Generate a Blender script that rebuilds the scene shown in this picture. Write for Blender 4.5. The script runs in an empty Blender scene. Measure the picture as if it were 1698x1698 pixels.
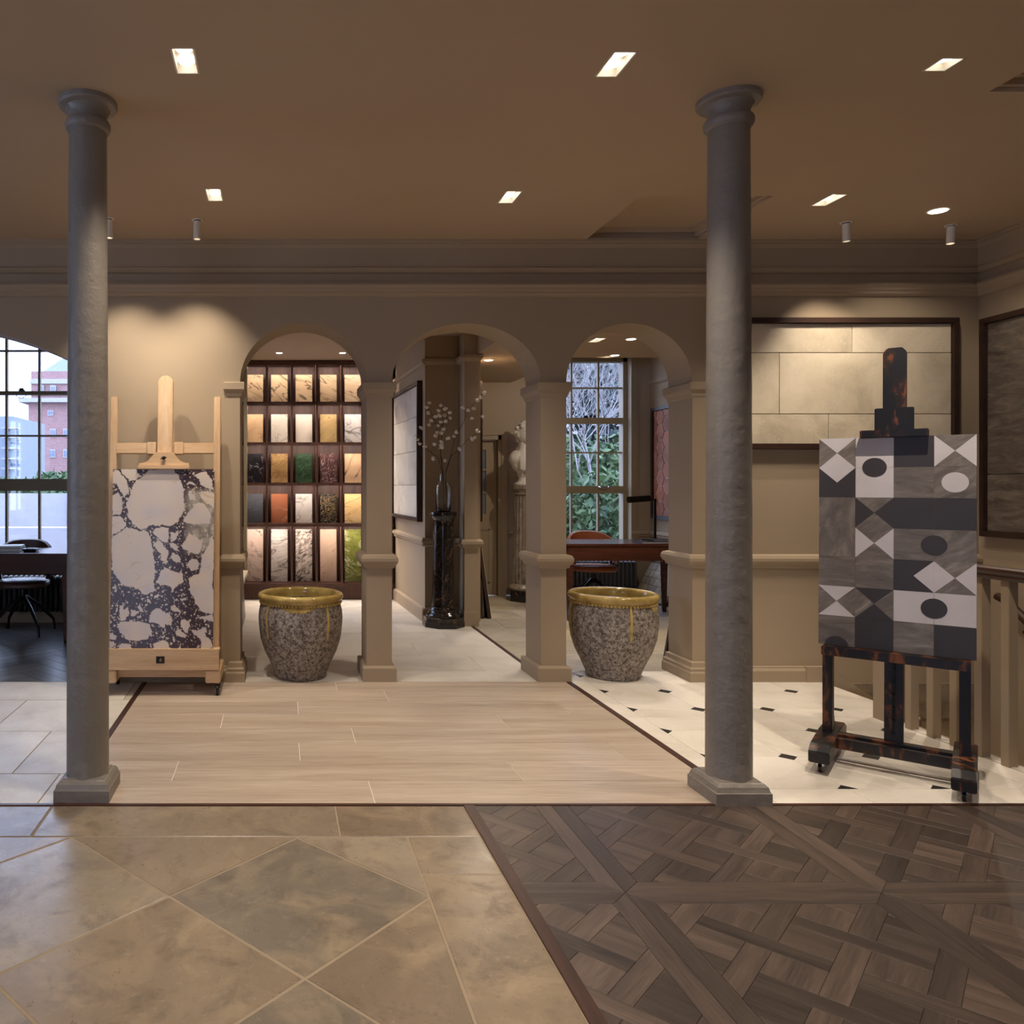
import bpy, bmesh, math, random
import numpy as np
from mathutils import Vector, Matrix

random.seed(7)
S = bpy.context.scene
COL = S.collection
R = math.radians
H = 1.35            # eye height
F = 1300.0          # focal length in pixels of the 1698 px frame
VX, VY = 462.0, 805.0   # vanishing point of the depth lines

# ------------------------------------------------------------------ camera
cam_data = bpy.data.cameras.new('camera')
cam = bpy.data.objects.new('camera', cam_data)
COL.objects.link(cam)
cam.location = (0, 0, H)
cam.rotation_euler = (R(90), 0, 0)
cam_data.sensor_width = 36.0
cam_data.lens = 36.0 * F / 1698.0
cam_data.shift_x = (849.0 - VX) / 1698.0
cam_data.shift_y = -(849.0 - VY) / 1698.0
cam_data.clip_end = 400
S.camera = cam

# ------------------------------------------------------------------ sky, exposure
S.view_settings.view_transform = 'Standard'
S.view_settings.look = 'None'
S.view_settings.gamma = 1.0
S.view_settings.use_curve_mapping = False
S.view_settings.exposure = 0.1
W = bpy.data.worlds.new('overcast_sky'); S.world = W
W.use_nodes = True
_bg = W.node_tree.nodes['Background']
_bg.inputs[0].default_value = (0.56, 0.67, 1.0, 1)
_bg.inputs[1].default_value = 6.5

DOWN_W = 50.0       # rectangular downlights, per lamp head
TUBE_W = 62.0       # tube spotlights
WARM = (1.0, 0.885, 0.745)

# ------------------------------------------------------------------ helpers
def px(x, y, Y):
    """pixel of the photograph at depth Y -> world point"""
    return Vector(((x - VX) / F * Y, Y, H - (y - VY) / F * Y))

def link(o, parent=None):
    COL.objects.link(o)
    if parent is not None: o.parent = parent
    return o

def tag(o, label=None, cat=None, group=None, kind=None):
    if label: o['label'] = label
    if cat: o['category'] = cat
    if group: o['group'] = group
    if kind: o['kind'] = kind
    return o

def thing(name, label, cat, loc=(0, 0, 0), rz=0.0, group=None, kind=None):
    o = bpy.data.objects.new(name, None)
    o.empty_display_size = 0.1
    COL.objects.link(o)
    o.location = loc; o.rotation_euler = (0, 0, rz)
    return tag(o, label, cat, group, kind)

def copy_tree(o, parent=None):
    c = o.copy(); COL.objects.link(c); c.parent = parent
    for ch in list(o.children):
        d = ch.copy(); COL.objects.link(d); d.parent = c
        for g in list(ch.children):
            e = g.copy(); COL.objects.link(e); e.parent = d
    return c

class MB:
    """collects geometry; build() links it as one mesh object"""
    def __init__(self, M=None):
        self.v = []; self.f = []; self.M = M
    def add(self, vs, fs):
        b = len(self.v)
        if self.M is not None: vs = [self.M @ Vector(p) for p in vs]
        self.v += [tuple(p) for p in vs]
        self.f += [tuple(b + i for i in f) for f in fs]
        return self
    def box(self, x0, x1, y0, y1, z0, z1, M=None):
        vs = [Vector((x, y, z)) for z in (z0, z1) for y in (y0, y1) for x in (x0, x1)]
        if M is not None: vs = [M @ p for p in vs]
        return self.add(vs, [(0,2,3,1),(4,5,7,6),(0,1,5,4),(2,6,7,3),(0,4,6,2),(1,3,7,5)])
    def extrude(self, poly, vec):
        n = len(poly); vec = Vector(vec)
        p = [Vector(q) for q in poly]
        nrm = Vector((0, 0, 0))
        for i in range(n):
            a, b = p[i], p[(i + 1) % n]
            nrm += Vector(((a.y-b.y)*(a.z+b.z), (a.z-b.z)*(a.x+b.x), (a.x-b.x)*(a.y+b.y)))
        if nrm.dot(vec) > 0: p.reverse()
        vs = p + [q + vec for q in p]
        fs = [tuple(range(n)), tuple(reversed(range(n, 2*n)))]
        for i in range(n):
            j = (i + 1) % n
            fs.append((j, i, i + n, j + n))
        return self.add(vs, fs)
    def lathe(self, prof, n=32, c=(0, 0, 0), close=True):
        c = Vector(c); vs = []; fs = []
        for r, z in prof:
            for k in range(n):
                a = 2 * math.pi * k / n
                vs.append(c + Vector((r*math.cos(a), r*math.sin(a), z)))
        m = len(prof)
        for i in range(m - 1):
            for k in range(n):
                k2 = (k + 1) % n
                fs.append((i*n+k, i*n+k2, (i+1)*n+k2, (i+1)*n+k))
        if close:
            fs.append(tuple(reversed(range(n))))
            fs.append(tuple((m-1)*n + k for k in range(n)))
        return self.add(vs, fs)
    def tube(self, pts, rad, n=8):
        pts = [Vector(p) for p in pts]; m = len(pts)
        rs = rad if isinstance(rad, (list, tuple)) else [rad] * m
        vs = []; fs = []
        up = Vector((0, 0, 1))
        for i in range(m):
            d = (pts[min(i+1, m-1)] - pts[max(i-1, 0)])
            d = d.normalized() if d.length > 1e-9 else Vector((0, 0, 1))
            a = up if abs(d.dot(up)) < 0.95 else Vector((1, 0, 0))
            u = d.cross(a).normalized(); w = d.cross(u).normalized()
            for k in range(n):
                t = 2 * math.pi * k / n
                vs.append(pts[i] + (u*math.cos(t) + w*math.sin(t)) * rs[i])
        for i in range(m - 1):
            for k in range(n):
                k2 = (k + 1) % n
                fs.append((i*n+k, (i+1)*n+k, (i+1)*n+k2, i*n+k2))
        fs.append(tuple(range(n))); fs.append(tuple(reversed([(m-1)*n + k for k in range(n)])))
        return self.add(vs, fs)
    def ball(self, c, r, n=8, m=6, sc=(1, 1, 1)):
        c = Vector(c); vs = [c + Vector((0, 0, -r*sc[2]))]; fs = []
        for i in range(1, m):
            t = -math.pi/2 + math.pi * i / m
            for k in range(n):
                a = 2*math.pi*k/n
                vs.append(c + Vector((r*sc[0]*math.cos(t)*math.cos(a), r*sc[1]*math.cos(t)*math.sin(a), r*sc[2]*math.sin(t))))
        vs.append(c + Vector((0, 0, r*sc[2])))
        for k in range(n):
            fs.append((0, 1 + (k+1) % n, 1 + k))
            fs.append((len(vs)-1, 1+(m-2)*n+k, 1+(m-2)*n+(k+1) % n))
        for i in range(m - 2):
            for k in range(n):
                k2 = (k+1) % n
                fs.append((1+i*n+k, 1+i*n+k2, 1+(i+1)*n+k2, 1+(i+1)*n+k))
        return self.add(vs, fs)
    def loft(self, loops, cap=True):
        n = len(loops[0]); vs = [Vector(p) for l in loops for p in l]; fs = []
        for i in range(len(loops)-1):
            for k in range(n):
                k2 = (k+1) % n
                fs.append((i*n+k, i*n+k2, (i+1)*n+k2, (i+1)*n+k))
        if cap:
            fs.append(tuple(reversed(range(n))))
            fs.append(tuple((len(loops)-1)*n+k for k in range(n)))
        return self.add(vs, fs)
    def ring(self, x0, x1, y0, y1, prof):
        """rectangular moulding: prof = [(projection, z)]"""
        return self.loft([[(x0-p, y0-p, z), (x1+p, y0-p, z), (x1+p, y1+p, z), (x0-p, y1+p, z)] for p, z in prof])
    def mesh(self, name, bevel=0.0, smooth=False, angle=35):
        me = bpy.data.meshes.new(name)
        me.from_pydata(self.v, [], self.f)
        if bevel > 0:
            bm = bmesh.new(); bm.from_mesh(me)
            es = [e for e in bm.edges if len(e.link_faces) == 2 and e.calc_face_angle(0) > R(30)]
            bmesh.ops.bevel(bm, geom=es, offset=bevel, segments=2, affect='EDGES', clamp_overlap=True)
            bm.to_mesh(me); bm.free()
        me.update()
        if smooth:
            me.polygons.foreach_set('use_smooth', [True] * len(me.polygons))
            me.set_sharp_from_angle(angle=R(angle))
        return me
    def build(self, name, mat, parent=None, bevel=0.0, smooth=False, angle=35):
        me = self.mesh(name, bevel, smooth, angle)
        if mat is not None: me.materials.append(mat)
        return link(bpy.data.objects.new(name, me), parent)

def box(name, mat, parent, x0, x1, y0, y1, z0, z1, bevel=0.0):
    return MB().box(x0, x1, y0, y1, z0, z1).build(name, mat, parent, bevel)

def clip(poly, a, b, c):
    out = []; n = len(poly)
    for i in range(n):
        p, q = poly[i], poly[(i+1) % n]
        dp = a*p[0] + b*p[1] - c; dq = a*q[0] + b*q[1] - c
        if dp <= 0: out.append(p)
        if (dp < 0 < dq) or (dq < 0 < dp):
            t = dp / (dp - dq)
            out.append((p[0] + t*(q[0]-p[0]), p[1] + t*(q[1]-p[1])))
    return out

def area(p):
    return 0.5 * sum(p[i][0]*p[(i+1) % len(p)][1] - p[(i+1) % len(p)][0]*p[i][1] for i in range(len(p)))

def clip_rect(poly, x0, x1, y0, y1):
    for a, b, c in ((-1, 0, -x0), (1, 0, x1), (0, -1, -y0), (0, 1, y1)):
        poly = clip(poly, a, b, c)
        if len(poly) < 3: return []
    return poly

def inset(poly, g):
    if area(poly) < 0: poly = poly[::-1]
    out = list(poly); n = len(poly)
    for i in range(n):
        p, q = poly[i], poly[(i+1) % n]
        dx, dy = q[0]-p[0], q[1]-p[1]; L = math.hypot(dx, dy)
        if L < 1e-6: continue
        a, b = dy / L, -dx / L            # outward normal of a ccw polygon
        out = clip(out, a, b, a*p[0] + b*p[1] - g)
        if len(out) < 3: return []
    return out

def piece(name, poly, mat, parent, gap=0.0015, thick=0.014, z=0.0, ang=0.0, chamfer=0.0012, minarea=2e-4):
    """one flat floor piece with a small chamfer, its own object, grain along local x"""
    poly = inset(poly, gap)
    if len(poly) < 3 or abs(area(poly)) < minarea: return None
    cx = sum(p[0] for p in poly)/len(poly); cy = sum(p[1] for p in poly)/len(poly)
    ca, sa = math.cos(-ang), math.sin(-ang)
    loc = [((p[0]-cx)*ca - (p[1]-cy)*sa, (p[0]-cx)*sa + (p[1]-cy)*ca) for p in poly]
    inn = inset(loc, chamfer)
    mb = MB(); n = len(loc)
    if len(inn) == n:
        mb.v = [(p[0], p[1], -thick) for p in loc] + [(p[0], p[1], -chamfer*0.7) for p in loc] + [(p[0], p[1], 0) for p in inn]
        fs = []
        for i in range(n):
            j = (i+1) % n
            fs += [(i, j, n+j, n+i), (n+i, n+j, 2*n+j, 2*n+i)]
        fs.append(tuple(range(2*n, 3*n)))
        mb.f = fs
    else:
        mb.extrude([(p[0], p[1], -thick) for p in loc], (0, 0, thick))
    o = mb.build(name, mat, parent)
    o.location = (cx, cy, z); o.rotation_euler = (0, 0, ang)
    return o

# ------------------------------------------------------------------ materials
def srgb(r, g, b):
    f = lambda c: (c/255/12.92) if c/255 <= 0.04045 else ((c/255+0.055)/1.055)**2.4
    return (f(r), f(g), f(b), 1.0)

class NT:
    def __init__(self, name):
        self.m = bpy.data.materials.new(name); self.m.use_nodes = True
        self.t = self.m.node_tree; self.b = self.t.nodes['Principled BSDF']
        self.co = None
    def n(self, typ, **kw):
        o = self.t.nodes.new(typ)
        for k, v in kw.items(): setattr(o, k, v)
        return o
    def l(self, a, b): self.t.links.new(a, b)
    def set(self, node, **kw):
        for k, v in kw.items():
            s = node.inputs[k.replace('_', ' ')]
            if hasattr(v, 'is_linked') or isinstance(v, bpy.types.NodeSocket): self.l(v, s)
            else: s.default_value = v
        return node
    def coords(self, scale=(1, 1, 1), rot=(0, 0, 0), rand=True, src='Object'):
        tc = self.n('ShaderNodeTexCoord'); v = tc.outputs[src]
        if rand:
            oi = self.n('ShaderNodeObjectInfo')
            mul = self.n('ShaderNodeMath', operation='MULTIPLY'); mul.inputs[1].default_value = 61.7
            self.l(oi.outputs['Random'], mul.inputs[0])
            cmb = self.n('ShaderNodeCombineXYZ')
            for i in range(3): self.l(mul.outputs[0], cmb.inputs[i])
            ad = self.n('ShaderNodeVectorMath', operation='ADD')
            self.l(v, ad.inputs[0]); self.l(cmb.outputs[0], ad.inputs[1]); v = ad.outputs[0]
        if any(rot):
            m0 = self.n('ShaderNodeMapping'); self.l(v, m0.inputs[0]); m0.inputs['Rotation'].default_value = rot; v = m0.outputs[0]
        mp = self.n('ShaderNodeMapping'); self.l(v, mp.inputs[0])
        mp.inputs['Scale'].default_value = scale
        return mp.outputs[0]
    def noise(self, vec, scale=5, detail=4, rough=0.55, dist=0.0):
        o = self.n('ShaderNodeTexNoise'); self.l(vec, o.inputs['Vector'])
        self.set(o, Scale=scale, Detail=detail, Roughness=rough, Distortion=dist)
        return o.outputs['Fac']
    def ramp(self, fac, stops, interp='LINEAR'):
        o = self.n('ShaderNodeValToRGB'); self.l(fac, o.inputs[0])
        e = o.color_ramp.elements; o.color_ramp.interpolation = interp
        while len(e) < len(stops): e.new(0.5)
        for i, (p, c) in enumerate(stops):
            e[i].position = p; e[i].color = c if len(c) == 4 else (*c, 1)
        return o.outputs[0]
    def mix(self, fac, a, b, mode='MIX'):
        o = self.n('ShaderNodeMix', data_type='RGBA', blend_type=mode)
        for s, v in ((o.inputs[0], fac), (o.inputs[6], a), (o.inputs[7], b)):
            if isinstance(v, bpy.types.NodeSocket): self.l(v, s)
            else: s.default_value = v
        return o.outputs[2]
    def math(self, op, a, b=0.0):
        o = self.n('ShaderNodeMath', operation=op)
        for s, v in ((o.inputs[0], a), (o.inputs[1], b)):
            if isinstance(v, bpy.types.NodeSocket): self.l(v, s)
            else: s.default_value = v
        return o.outputs[0]
    def rand(self):
        return self.n('ShaderNodeObjectInfo').outputs['Random']
    def bump(self, h, strength=0.2, dist=0.01):
        o = self.n('ShaderNodeBump'); self.l(h, o.inputs['Height'])
        o.inputs['Strength'].default_value = strength; o.inputs['Distance'].default_value = dist
        self.l(o.outputs[0], self.b.inputs['Normal'])
    def color(self, c):
        s = self.b.inputs['Base Color']
        if isinstance(c, bpy.types.NodeSocket): self.l(c, s)
        else: s.default_value = c
    def rough(self, r):
        s = self.b.inputs['Roughness']
        if isinstance(r, bpy.types.NodeSocket): self.l(r, s)
        else: s.default_value = r

def plain(name, c, rough=0.5, metal=0.0, var=0.06, scale=6, bump=0.0, bscale=40, bdist=0.004):
    t = NT(name); v = t.coords(rand=False)
    n = t.noise(v, scale, 3)
    dk = (c[0]*(1-var), c[1]*(1-var), c[2]*(1-var), 1); lt = (min(1, c[0]*(1+var)), min(1, c[1]*(1+var)), min(1, c[2]*(1+var)), 1)
    t.color(t.ramp(n, [(0.3, dk), (0.7, lt)]))
    t.rough(rough); t.b.inputs['Metallic'].default_value = metal
    if bump: t.bump(t.noise(v, bscale, 4), bump, bdist)
    return t.m

def wood(name, dark, light, rough=0.5, axis=0, fine=40, var=0.35, bump=0.15, coat=0.0, knots=False):
    """grain along the local axis; each object gets its own tone and offset"""
    t = NT(name)
    sc = [1.0, 1.0, 1.0]; sc[axis] = 0.07
    v = t.coords(tuple(sc))
    n1 = t.noise(v, 9, 5, 0.6, 0.6); n2 = t.noise(v, fine*2.2, 3, 0.7)
    f = t.math('ADD', t.math('MULTIPLY', n1, 0.62), t.math('MULTIPLY', n2, 0.38))
    c = t.ramp(f, [(0.32, dark), (0.52, tuple((a+b)/2 for a, b in zip(dark, light))), (0.70, light)])
    rv = t.math('ADD', t.math('MULTIPLY', t.rand(), var*2), 1.0 - var)
    cm = t.n('ShaderNodeCombineColor')
    for i in range(3): t.l(rv, cm.inputs[i])
    c = t.mix(1.0, c, cm.outputs[0], 'MULTIPLY')
    if knots:
        k = t.ramp(t.noise(t.coords((0.8, 3.0, 3.0)), 2.6, 1), [(0.73, (0, 0, 0, 1)), (0.78, (1, 1, 1, 1))])
        c = t.mix(t.math('MULTIPLY', k, 0.55), c, tuple(x*0.45 for x in dark[:3]) + (1,))
    t.color(c); t.rough(rough)
    t.b.inputs['Coat Weight'].default_value = coat
    t.bump(n2, bump, 0.003)
    return t.m

def stone(name, c1, c2, c3, scale=3.0, rough=0.45, var=0.12, bump=0.12, spots=0.5, stretch=(1, 1, 1), tint=None, rmin=None):
    t = NT(name)
    v = t.coords(stretch)
    n1 = t.noise(v, scale, 6, 0.6, 0.8); n2 = t.noise(v, scale*5, 5, 0.65); n3 = t.noise(v, scale*22, 3, 0.7)
    c = t.ramp(n1, [(0.30, c1), (0.5, c2), (0.72, c3)])
    c = t.mix(t.math('MULTIPLY', t.ramp(n2, [(0.5, (0, 0, 0, 1)), (0.72, (1, 1, 1, 1))]), spots), c, tuple(x*0.55 for x in c1[:3]) + (1,))
    c = t.mix(t.math('MULTIPLY', t.ramp(n3, [(0.55, (0, 0, 0, 1)), (0.7, (1, 1, 1, 1))]), 0.22), c, tuple(min(1, x*1.25) for x in c3[:3]) + (1,))
    r = t.rand()
    if tint: c = t.mix(t.math('MULTIPLY', r, 0.55), c, tint)
    rv = t.math('ADD', t.math('MULTIPLY', t.math('FRACT', t.math('MULTIPLY', r, 7.31)), var*2), 1.0 - var)
    cm = t.n('ShaderNodeCombineColor')
    for i in range(3): t.l(rv, cm.inputs[i])
    t.color(t.mix(1.0, c, cm.outputs[0], 'MULTIPLY'))
    t.rough(t.math('ADD', t.math('MULTIPLY', n2, 0.25), rough - 0.12))
    t.bump(t.math('ADD', t.math('MULTIPLY', n1, 0.6), t.math('MULTIPLY', n2, 0.4)), bump, 0.01)
    return t.m

def marble(name, base, base2, vein, scale=3.0, width=0.035, rot=0.6, stretch=(1, 2.2, 2.2), rough=0.2, vein2=None, blotch=0.0, dist=1.4):
    """veined stone: thin dark lines where a warped noise crosses its middle"""
    t = NT(name)
    v = t.coords(stretch, (0, rot, 0))
    cl = t.noise(v, scale*0.9, 5, 0.6, 0.5)
    c = t.ramp(cl, [(0.3, base), (0.7, base2)])
    n = t.noise(v, scale, 3, 0.5, dist)
    d = t.math('ABSOLUTE', t.math('SUBTRACT', n, 0.5))
    k = t.ramp(d, [(0.0, (1, 1, 1, 1)), (width, (0, 0, 0, 1))])
    fade = t.ramp(t.noise(v, scale*1.7, 2), [(0.38, (0, 0, 0, 1)), (0.6, (1, 1, 1, 1))])
    c = t.mix(t.math('MULTIPLY', k, fade), c, vein)
    if vein2:
        n2 = t.noise(v, scale*2.7, 4, 0.6, dist)
        d2 = t.math('ABSOLUTE', t.math('SUBTRACT', n2, 0.5))
        c = t.mix(t.ramp(d2, [(0.0, (0.8, 0.8, 0.8, 1)), (width*0.6, (0, 0, 0, 1))]), c, vein2)
    if blotch:
        b = t.ramp(t.noise(v, scale*3.5, 6, 0.7), [(0.48, (0, 0, 0, 1)), (0.66, (1, 1, 1, 1))])
        c = t.mix(t.math('MULTIPLY', b, blotch), c, vein)
    t.color(c); t.rough(rough)
    return t.m

def emit(name, c, s):
    m = bpy.data.materials.new(name); m.use_nodes = True
    b = m.node_tree.nodes['Principled BSDF']
    b.inputs['Base Color'].default_value = (0.8, 0.8, 0.8, 1)
    b.inputs['Emission Color'].default_value = (*c[:3], 1)
    b.inputs['Emission Strength'].default_value = s
    return m

def glass_pane(name):
    m = bpy.data.materials.new(name); m.use_nodes = True
    t = m.node_tree; t.nodes.clear()
    o = t.nodes.new('ShaderNodeOutputMaterial'); mx = t.nodes.new('ShaderNodeMixShader')
    tr = t.nodes.new('ShaderNodeBsdfTransparent'); gl = t.nodes.new('ShaderNodeBsdfGlossy')
    tr.inputs[0].default_value = (0.95, 0.97, 0.97, 1); gl.inputs['Roughness'].default_value = 0.02
    mx.inputs[0].default_value = 0.06
    t.links.new(tr.outputs[0], mx.inputs[1]); t.links.new(gl.outputs[0], mx.inputs[2]); t.links.new(mx.outputs[0], o.inputs[0])
    return m

M = {}
# taupe paint of the room: walls and ceiling the same family
M['paint'] = plain('taupe_paint', srgb(163, 143, 117), 0.75, var=0.03, scale=1.5, bump=0.03, bscale=120)
M['ceiling'] = plain('ceiling_paint', srgb(184, 161, 134), 0.8, var=0.03, scale=0.8)
M['column_paint'] = plain('column_paint', srgb(134, 125, 115), 0.42, var=0.05, scale=5, bump=0.6, bscale=16, bdist=0.012)
M['trim_wood'] = wood('walnut_strip', srgb(38, 22, 16), srgb(84, 52, 38), 0.4, axis=0, var=0.1)
M['trim_wood_y'] = wood('walnut_strip_long', srgb(38, 22, 16), srgb(84, 52, 38), 0.4, axis=1, var=0.1)
M['plank'] = wood('pale_oak_tile', srgb(156, 135, 115), srgb(205, 188, 169), 0.4, axis=0, fine=30, var=0.07, bump=0.05, knots=True)
M['grout_light'] = plain('pale_grout', srgb(228, 218, 204), 0.8)
M['grout_stone'] = plain('stone_grout', srgb(150, 132, 108), 0.85)
M['grout_dark'] = plain('dark_joint', srgb(52, 46, 42), 0.8)
M['limestone'] = stone('white_limestone', srgb(204, 193, 176), srgb(220, 210, 196), srgb(228, 219, 206), 2.2, 0.42, 0.03, 0.03, 0.05)
M['black_inset'] = plain('black_stone', srgb(34, 32, 32), 0.35)
M['limestone_slab'] = stone('limestone_slab', srgb(184, 174, 158), srgb(204, 195, 180), srgb(216, 208, 194), 2.0, 0.42, 0.05, 0.05, 0.06)
M['flag'] = stone('antique_flagstone', srgb(104, 84, 62), srgb(146, 122, 94), srgb(180, 158, 130), 1.7, 0.34, 0.16, 0.2, 0.45, tint=srgb(132, 122, 108))

def flag_mat():
    t = NT('antique_flagstone'); v = t.coords()
    r = t.rand(); r2 = t.math('FRACT', t.math('MULTIPLY', r, 9.7))
    base = t.ramp(r, [(0.0, srgb(144, 116, 86)), (.3, srgb(122, 112, 99)), (.55, srgb(152, 133, 109)), (.8, srgb(134, 111, 87)), (1.0, srgb(158, 145, 126))])
    n1 = t.noise(v, 1.6, 7, .62, .9); n2 = t.noise(v, 7, 6, .7, .4); n3 = t.noise(v, 40, 4, .75); n4 = t.noise(v, 3.1, 4, .6, 1.5)
    c = t.mix(t.math('MULTIPLY', t.ramp(n1, [(.35, (0, 0, 0, 1)), (.65, (1, 1, 1, 1))]), .55), base, srgb(106, 94, 80))
    c = t.mix(t.math('MULTIPLY', t.ramp(n4, [(.5, (0, 0, 0, 1)), (.7, (1, 1, 1, 1))]), .55), c, srgb(168, 147, 118))
    c = t.mix(t.math('MULTIPLY', t.ramp(n2, [(.52, (0, 0, 0, 1)), (.68, (1, 1, 1, 1))]), .55), c, srgb(92, 78, 64))
    c = t.mix(t.math('MULTIPLY', t.ramp(n3, [(.58, (0, 0, 0, 1)), (.70, (1, 1, 1, 1))]), .30), c, srgb(74, 62, 50))
    c = t.mix(t.math('MULTIPLY', t.ramp(n3, [(.28, (1, 1, 1, 1)), (.40, (0, 0, 0, 1))]), .22), c, srgb(206, 188, 160))
    t.color(c); t.rough(t.math('ADD', t.math('MULTIPLY', n2, .3), .16))
    t.bump(t.math('ADD', t.math('MULTIPLY', n1, .6), t.math('MULTIPLY', n2, .4)), .16, .012)
    return t.m
M['flag'] = flag_mat()
M['rear_tile'] = stone('rear_pale_tile', srgb(192, 182, 168), srgb(206, 197, 184), srgb(216, 208, 196), 2.0, 0.4, 0.03, 0.03, 0.05)
M['rear_stone'] = stone('rear_grey_stone', srgb(128, 116, 96), srgb(168, 152, 126), srgb(190, 174, 146), 2.0, 0.4, 0.15, 0.06, 0.2, tint=srgb(150, 146, 138))
M['parquet'] = wood('smoked_oak', srgb(44, 36, 32), srgb(100, 83, 72), 0.4, axis=0, fine=55, var=0.36, bump=0.2)
M['herring'] = wood('dark_herringbone', srgb(58, 56, 55), srgb(110, 107, 105), 0.28, axis=0, fine=50, var=0.3, bump=0.2)
M['frame_wood'] = wood('dark_frame_wood', srgb(30, 18, 13), srgb(66, 42, 30), 0.45, axis=0, var=0.1)
M['shelf_wood'] = wood('shelf_walnut', srgb(52, 30, 22), srgb(98, 62, 46), 0.5, axis=2, var=0.06)
M['desk_wood'] = wood('mahogany', srgb(44, 21, 14), srgb(92, 48, 32), 0.25, axis=0, var=0.1, bump=0.03)
M['pale_wood'] = wood('beech_wood', srgb(186, 148, 108), srgb(222, 190, 152), 0.5, axis=2, var=0.04, bump=0.05)
M['pale_wood_x'] = wood('beech_wood_cross', srgb(186, 148, 108), srgb(222, 190, 152), 0.5, axis=0, var=0.04, bump=0.05)
M['white_metal'] = plain('white_enamel', srgb(225, 218, 205), 0.35)
M['black_metal'] = plain('black_metal', srgb(22, 21, 21), 0.35, 0.3)
M['chrome'] = plain('chrome', srgb(190, 190, 190), 0.2, 1.0)
M['radiator'] = plain('radiator_grey', srgb(62, 62, 62), 0.4)
M['leather_tan'] = plain('tan_leather', srgb(150, 84, 46), 0.45, var=0.15, scale=10, bump=0.1, bscale=150)
M['leather_dark'] = plain('brown_leather', srgb(84, 52, 36), 0.4, var=0.15, scale=10, bump=0.1, bscale=150)
M['paper'] = plain('white_paper', srgb(220, 218, 214), 0.6)
M['glass'] = glass_pane('window_glass')
M['sash'] = plain('sash_paint', srgb(142, 126, 98), 0.5)
M['bulb'] = emit('lamp_glow', (1.0, 0.91, 0.78), 4.0)
M['led'] = emit('led_strip', (1.0, 0.86, 0.75), 130.0)

# ================================================================== THE ROOM
CZ = 3.03                      # ceiling height of the front room
YW, YB = 5.41, 5.74            # arcade wall, front and back faces
ZS, RISE = 2.062, 0.407        # arch springing and rise
OPEN = [(-0.266, 0.607), (0.782, 1.81), (1.985, 2.855)]

def struct(o, label=None, cat=None):
    return tag(o, label, cat, kind='structure')

# ---- floor slab
fl = MB()
fl.box(-5.4, 3.5, -4, 9.8, -0.25, -0.012); fl.box(3.5, 5.1, 5.39, 9.8, -0.25, -0.012)
fl.box(3.5, 3.74, 4.56, 5.39, -0.25, -0.012); fl.box(3.5, 5.1, -4, 2.2, -0.25, -0.012)
FLOOR = struct(fl.build('floor', M['flag']), 'floor of mixed stone, oak and tile show areas', 'floor')

def bed(x0, x1, y0, y1, mat):
    return box('joint_bed', M[mat], FLOOR, x0, x1, y0, y1, -0.012, -0.0028)

# ---- pale oak plank tiles between the columns and the arcade
PX0, PX1 = -0.903, 1.975
rowsY = [5.395, 5.16, 4.895, 4.63, 4.37, 4.115, 3.85, 3.585, 3.325]
joints = [0.388, 0.692, 0.117, -0.325, 0.405, 0.106, -0.49, 0.411]
bed(PX0, PX1, 3.325, 5.395, 'grout_light')
for i, j in enumerate(joints):
    xs = sorted({PX0, PX1} | {j + k*1.613 for k in (-2, -1, 0, 1, 2) if PX0 + .03 < j + k*1.613 < PX1 - .03})
    for a, b in zip(xs, xs[1:]):
        piece('plank', [(a, rowsY[i+1]), (b, rowsY[i+1]), (b, rowsY[i]), (a, rowsY[i])], M['plank'], FLOOR, 0.002)

# ---- white octagon tiles with black insets
TX, TY, TS, DG = 2.12, 3.489, 0.4145, 0.048
bed(2.01, 3.505, 3.325, 5.395, 'grout_light'); bed(3.505, 3.735, 4.57, 5.395, 'grout_light'); bed(1.99, 2.86, 5.395, 5.70, 'grout_light')
def whitezone(poly):
    """clip to the L-shaped zone by splitting into its three rectangles"""
    out = []
    for r in ((2.01, 3.50, 3.325, 4.56), (2.01, 3.735, 4.56, 5.397), (1.99, 2.85, 5.397, 5.70)):
        q = clip_rect(poly, *r)
        if len(q) >= 3 and abs(area(q)) > 4e-4: out.append(q)
    return out
for i in range(-1, 4):
    for j in range(-1, 6):
        x0, y0 = TX + i*TS, TY + j*TS; x1, y1 = x0 + TS, y0 + TS
        if i == -1: x0 = 1.95
        if j == -1: y0 = 3.2
        c = DG
        def cut(px_, py_):       # no inset where the corner lies in a border
            return c if (px_ > 2.1 and py_ > 3.48) else 0
        P = []
        for (cx_, cy_, dx, dy) in ((x0, y0, 1, 1), (x1, y0, -1, 1), (x1, y1, -1, -1), (x0, y1, 1, -1)):
            k = cut(cx_, cy_)
            if (i == -1 and dx == -1) or (j == -1 and dy == -1) or not k:
                P.append((cx_, cy_))
            elif (dx, dy) in ((1, 1), (-1, -1)):
                P += [(cx_, cy_ + dy*k), (cx_ + dx*k, cy_)]
            else:
                P += [(cx_ + dx*k, cy_), (cx_, cy_ + dy*k)]
        for q in whitezone(P):
            piece('octagon_tile', q, M['limestone'], FLOOR, 0.0013)
for i in range(0, 5):
    for j in range(0, 6):
        x, y = TX + i*TS, TY + j*TS
        P = [(x-DG, y), (x, y-DG), (x+DG, y), (x, y+DG)]
        if i == 0: P = clip(P, -1, 0, -x)
        if j == 0: P = clip(P, 0, -1, -y)
        if len(P) >= 3:
            for q in whitezone(P):
                piece('black_inset', q, M['black_inset'], FLOOR, 0.001)

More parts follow.
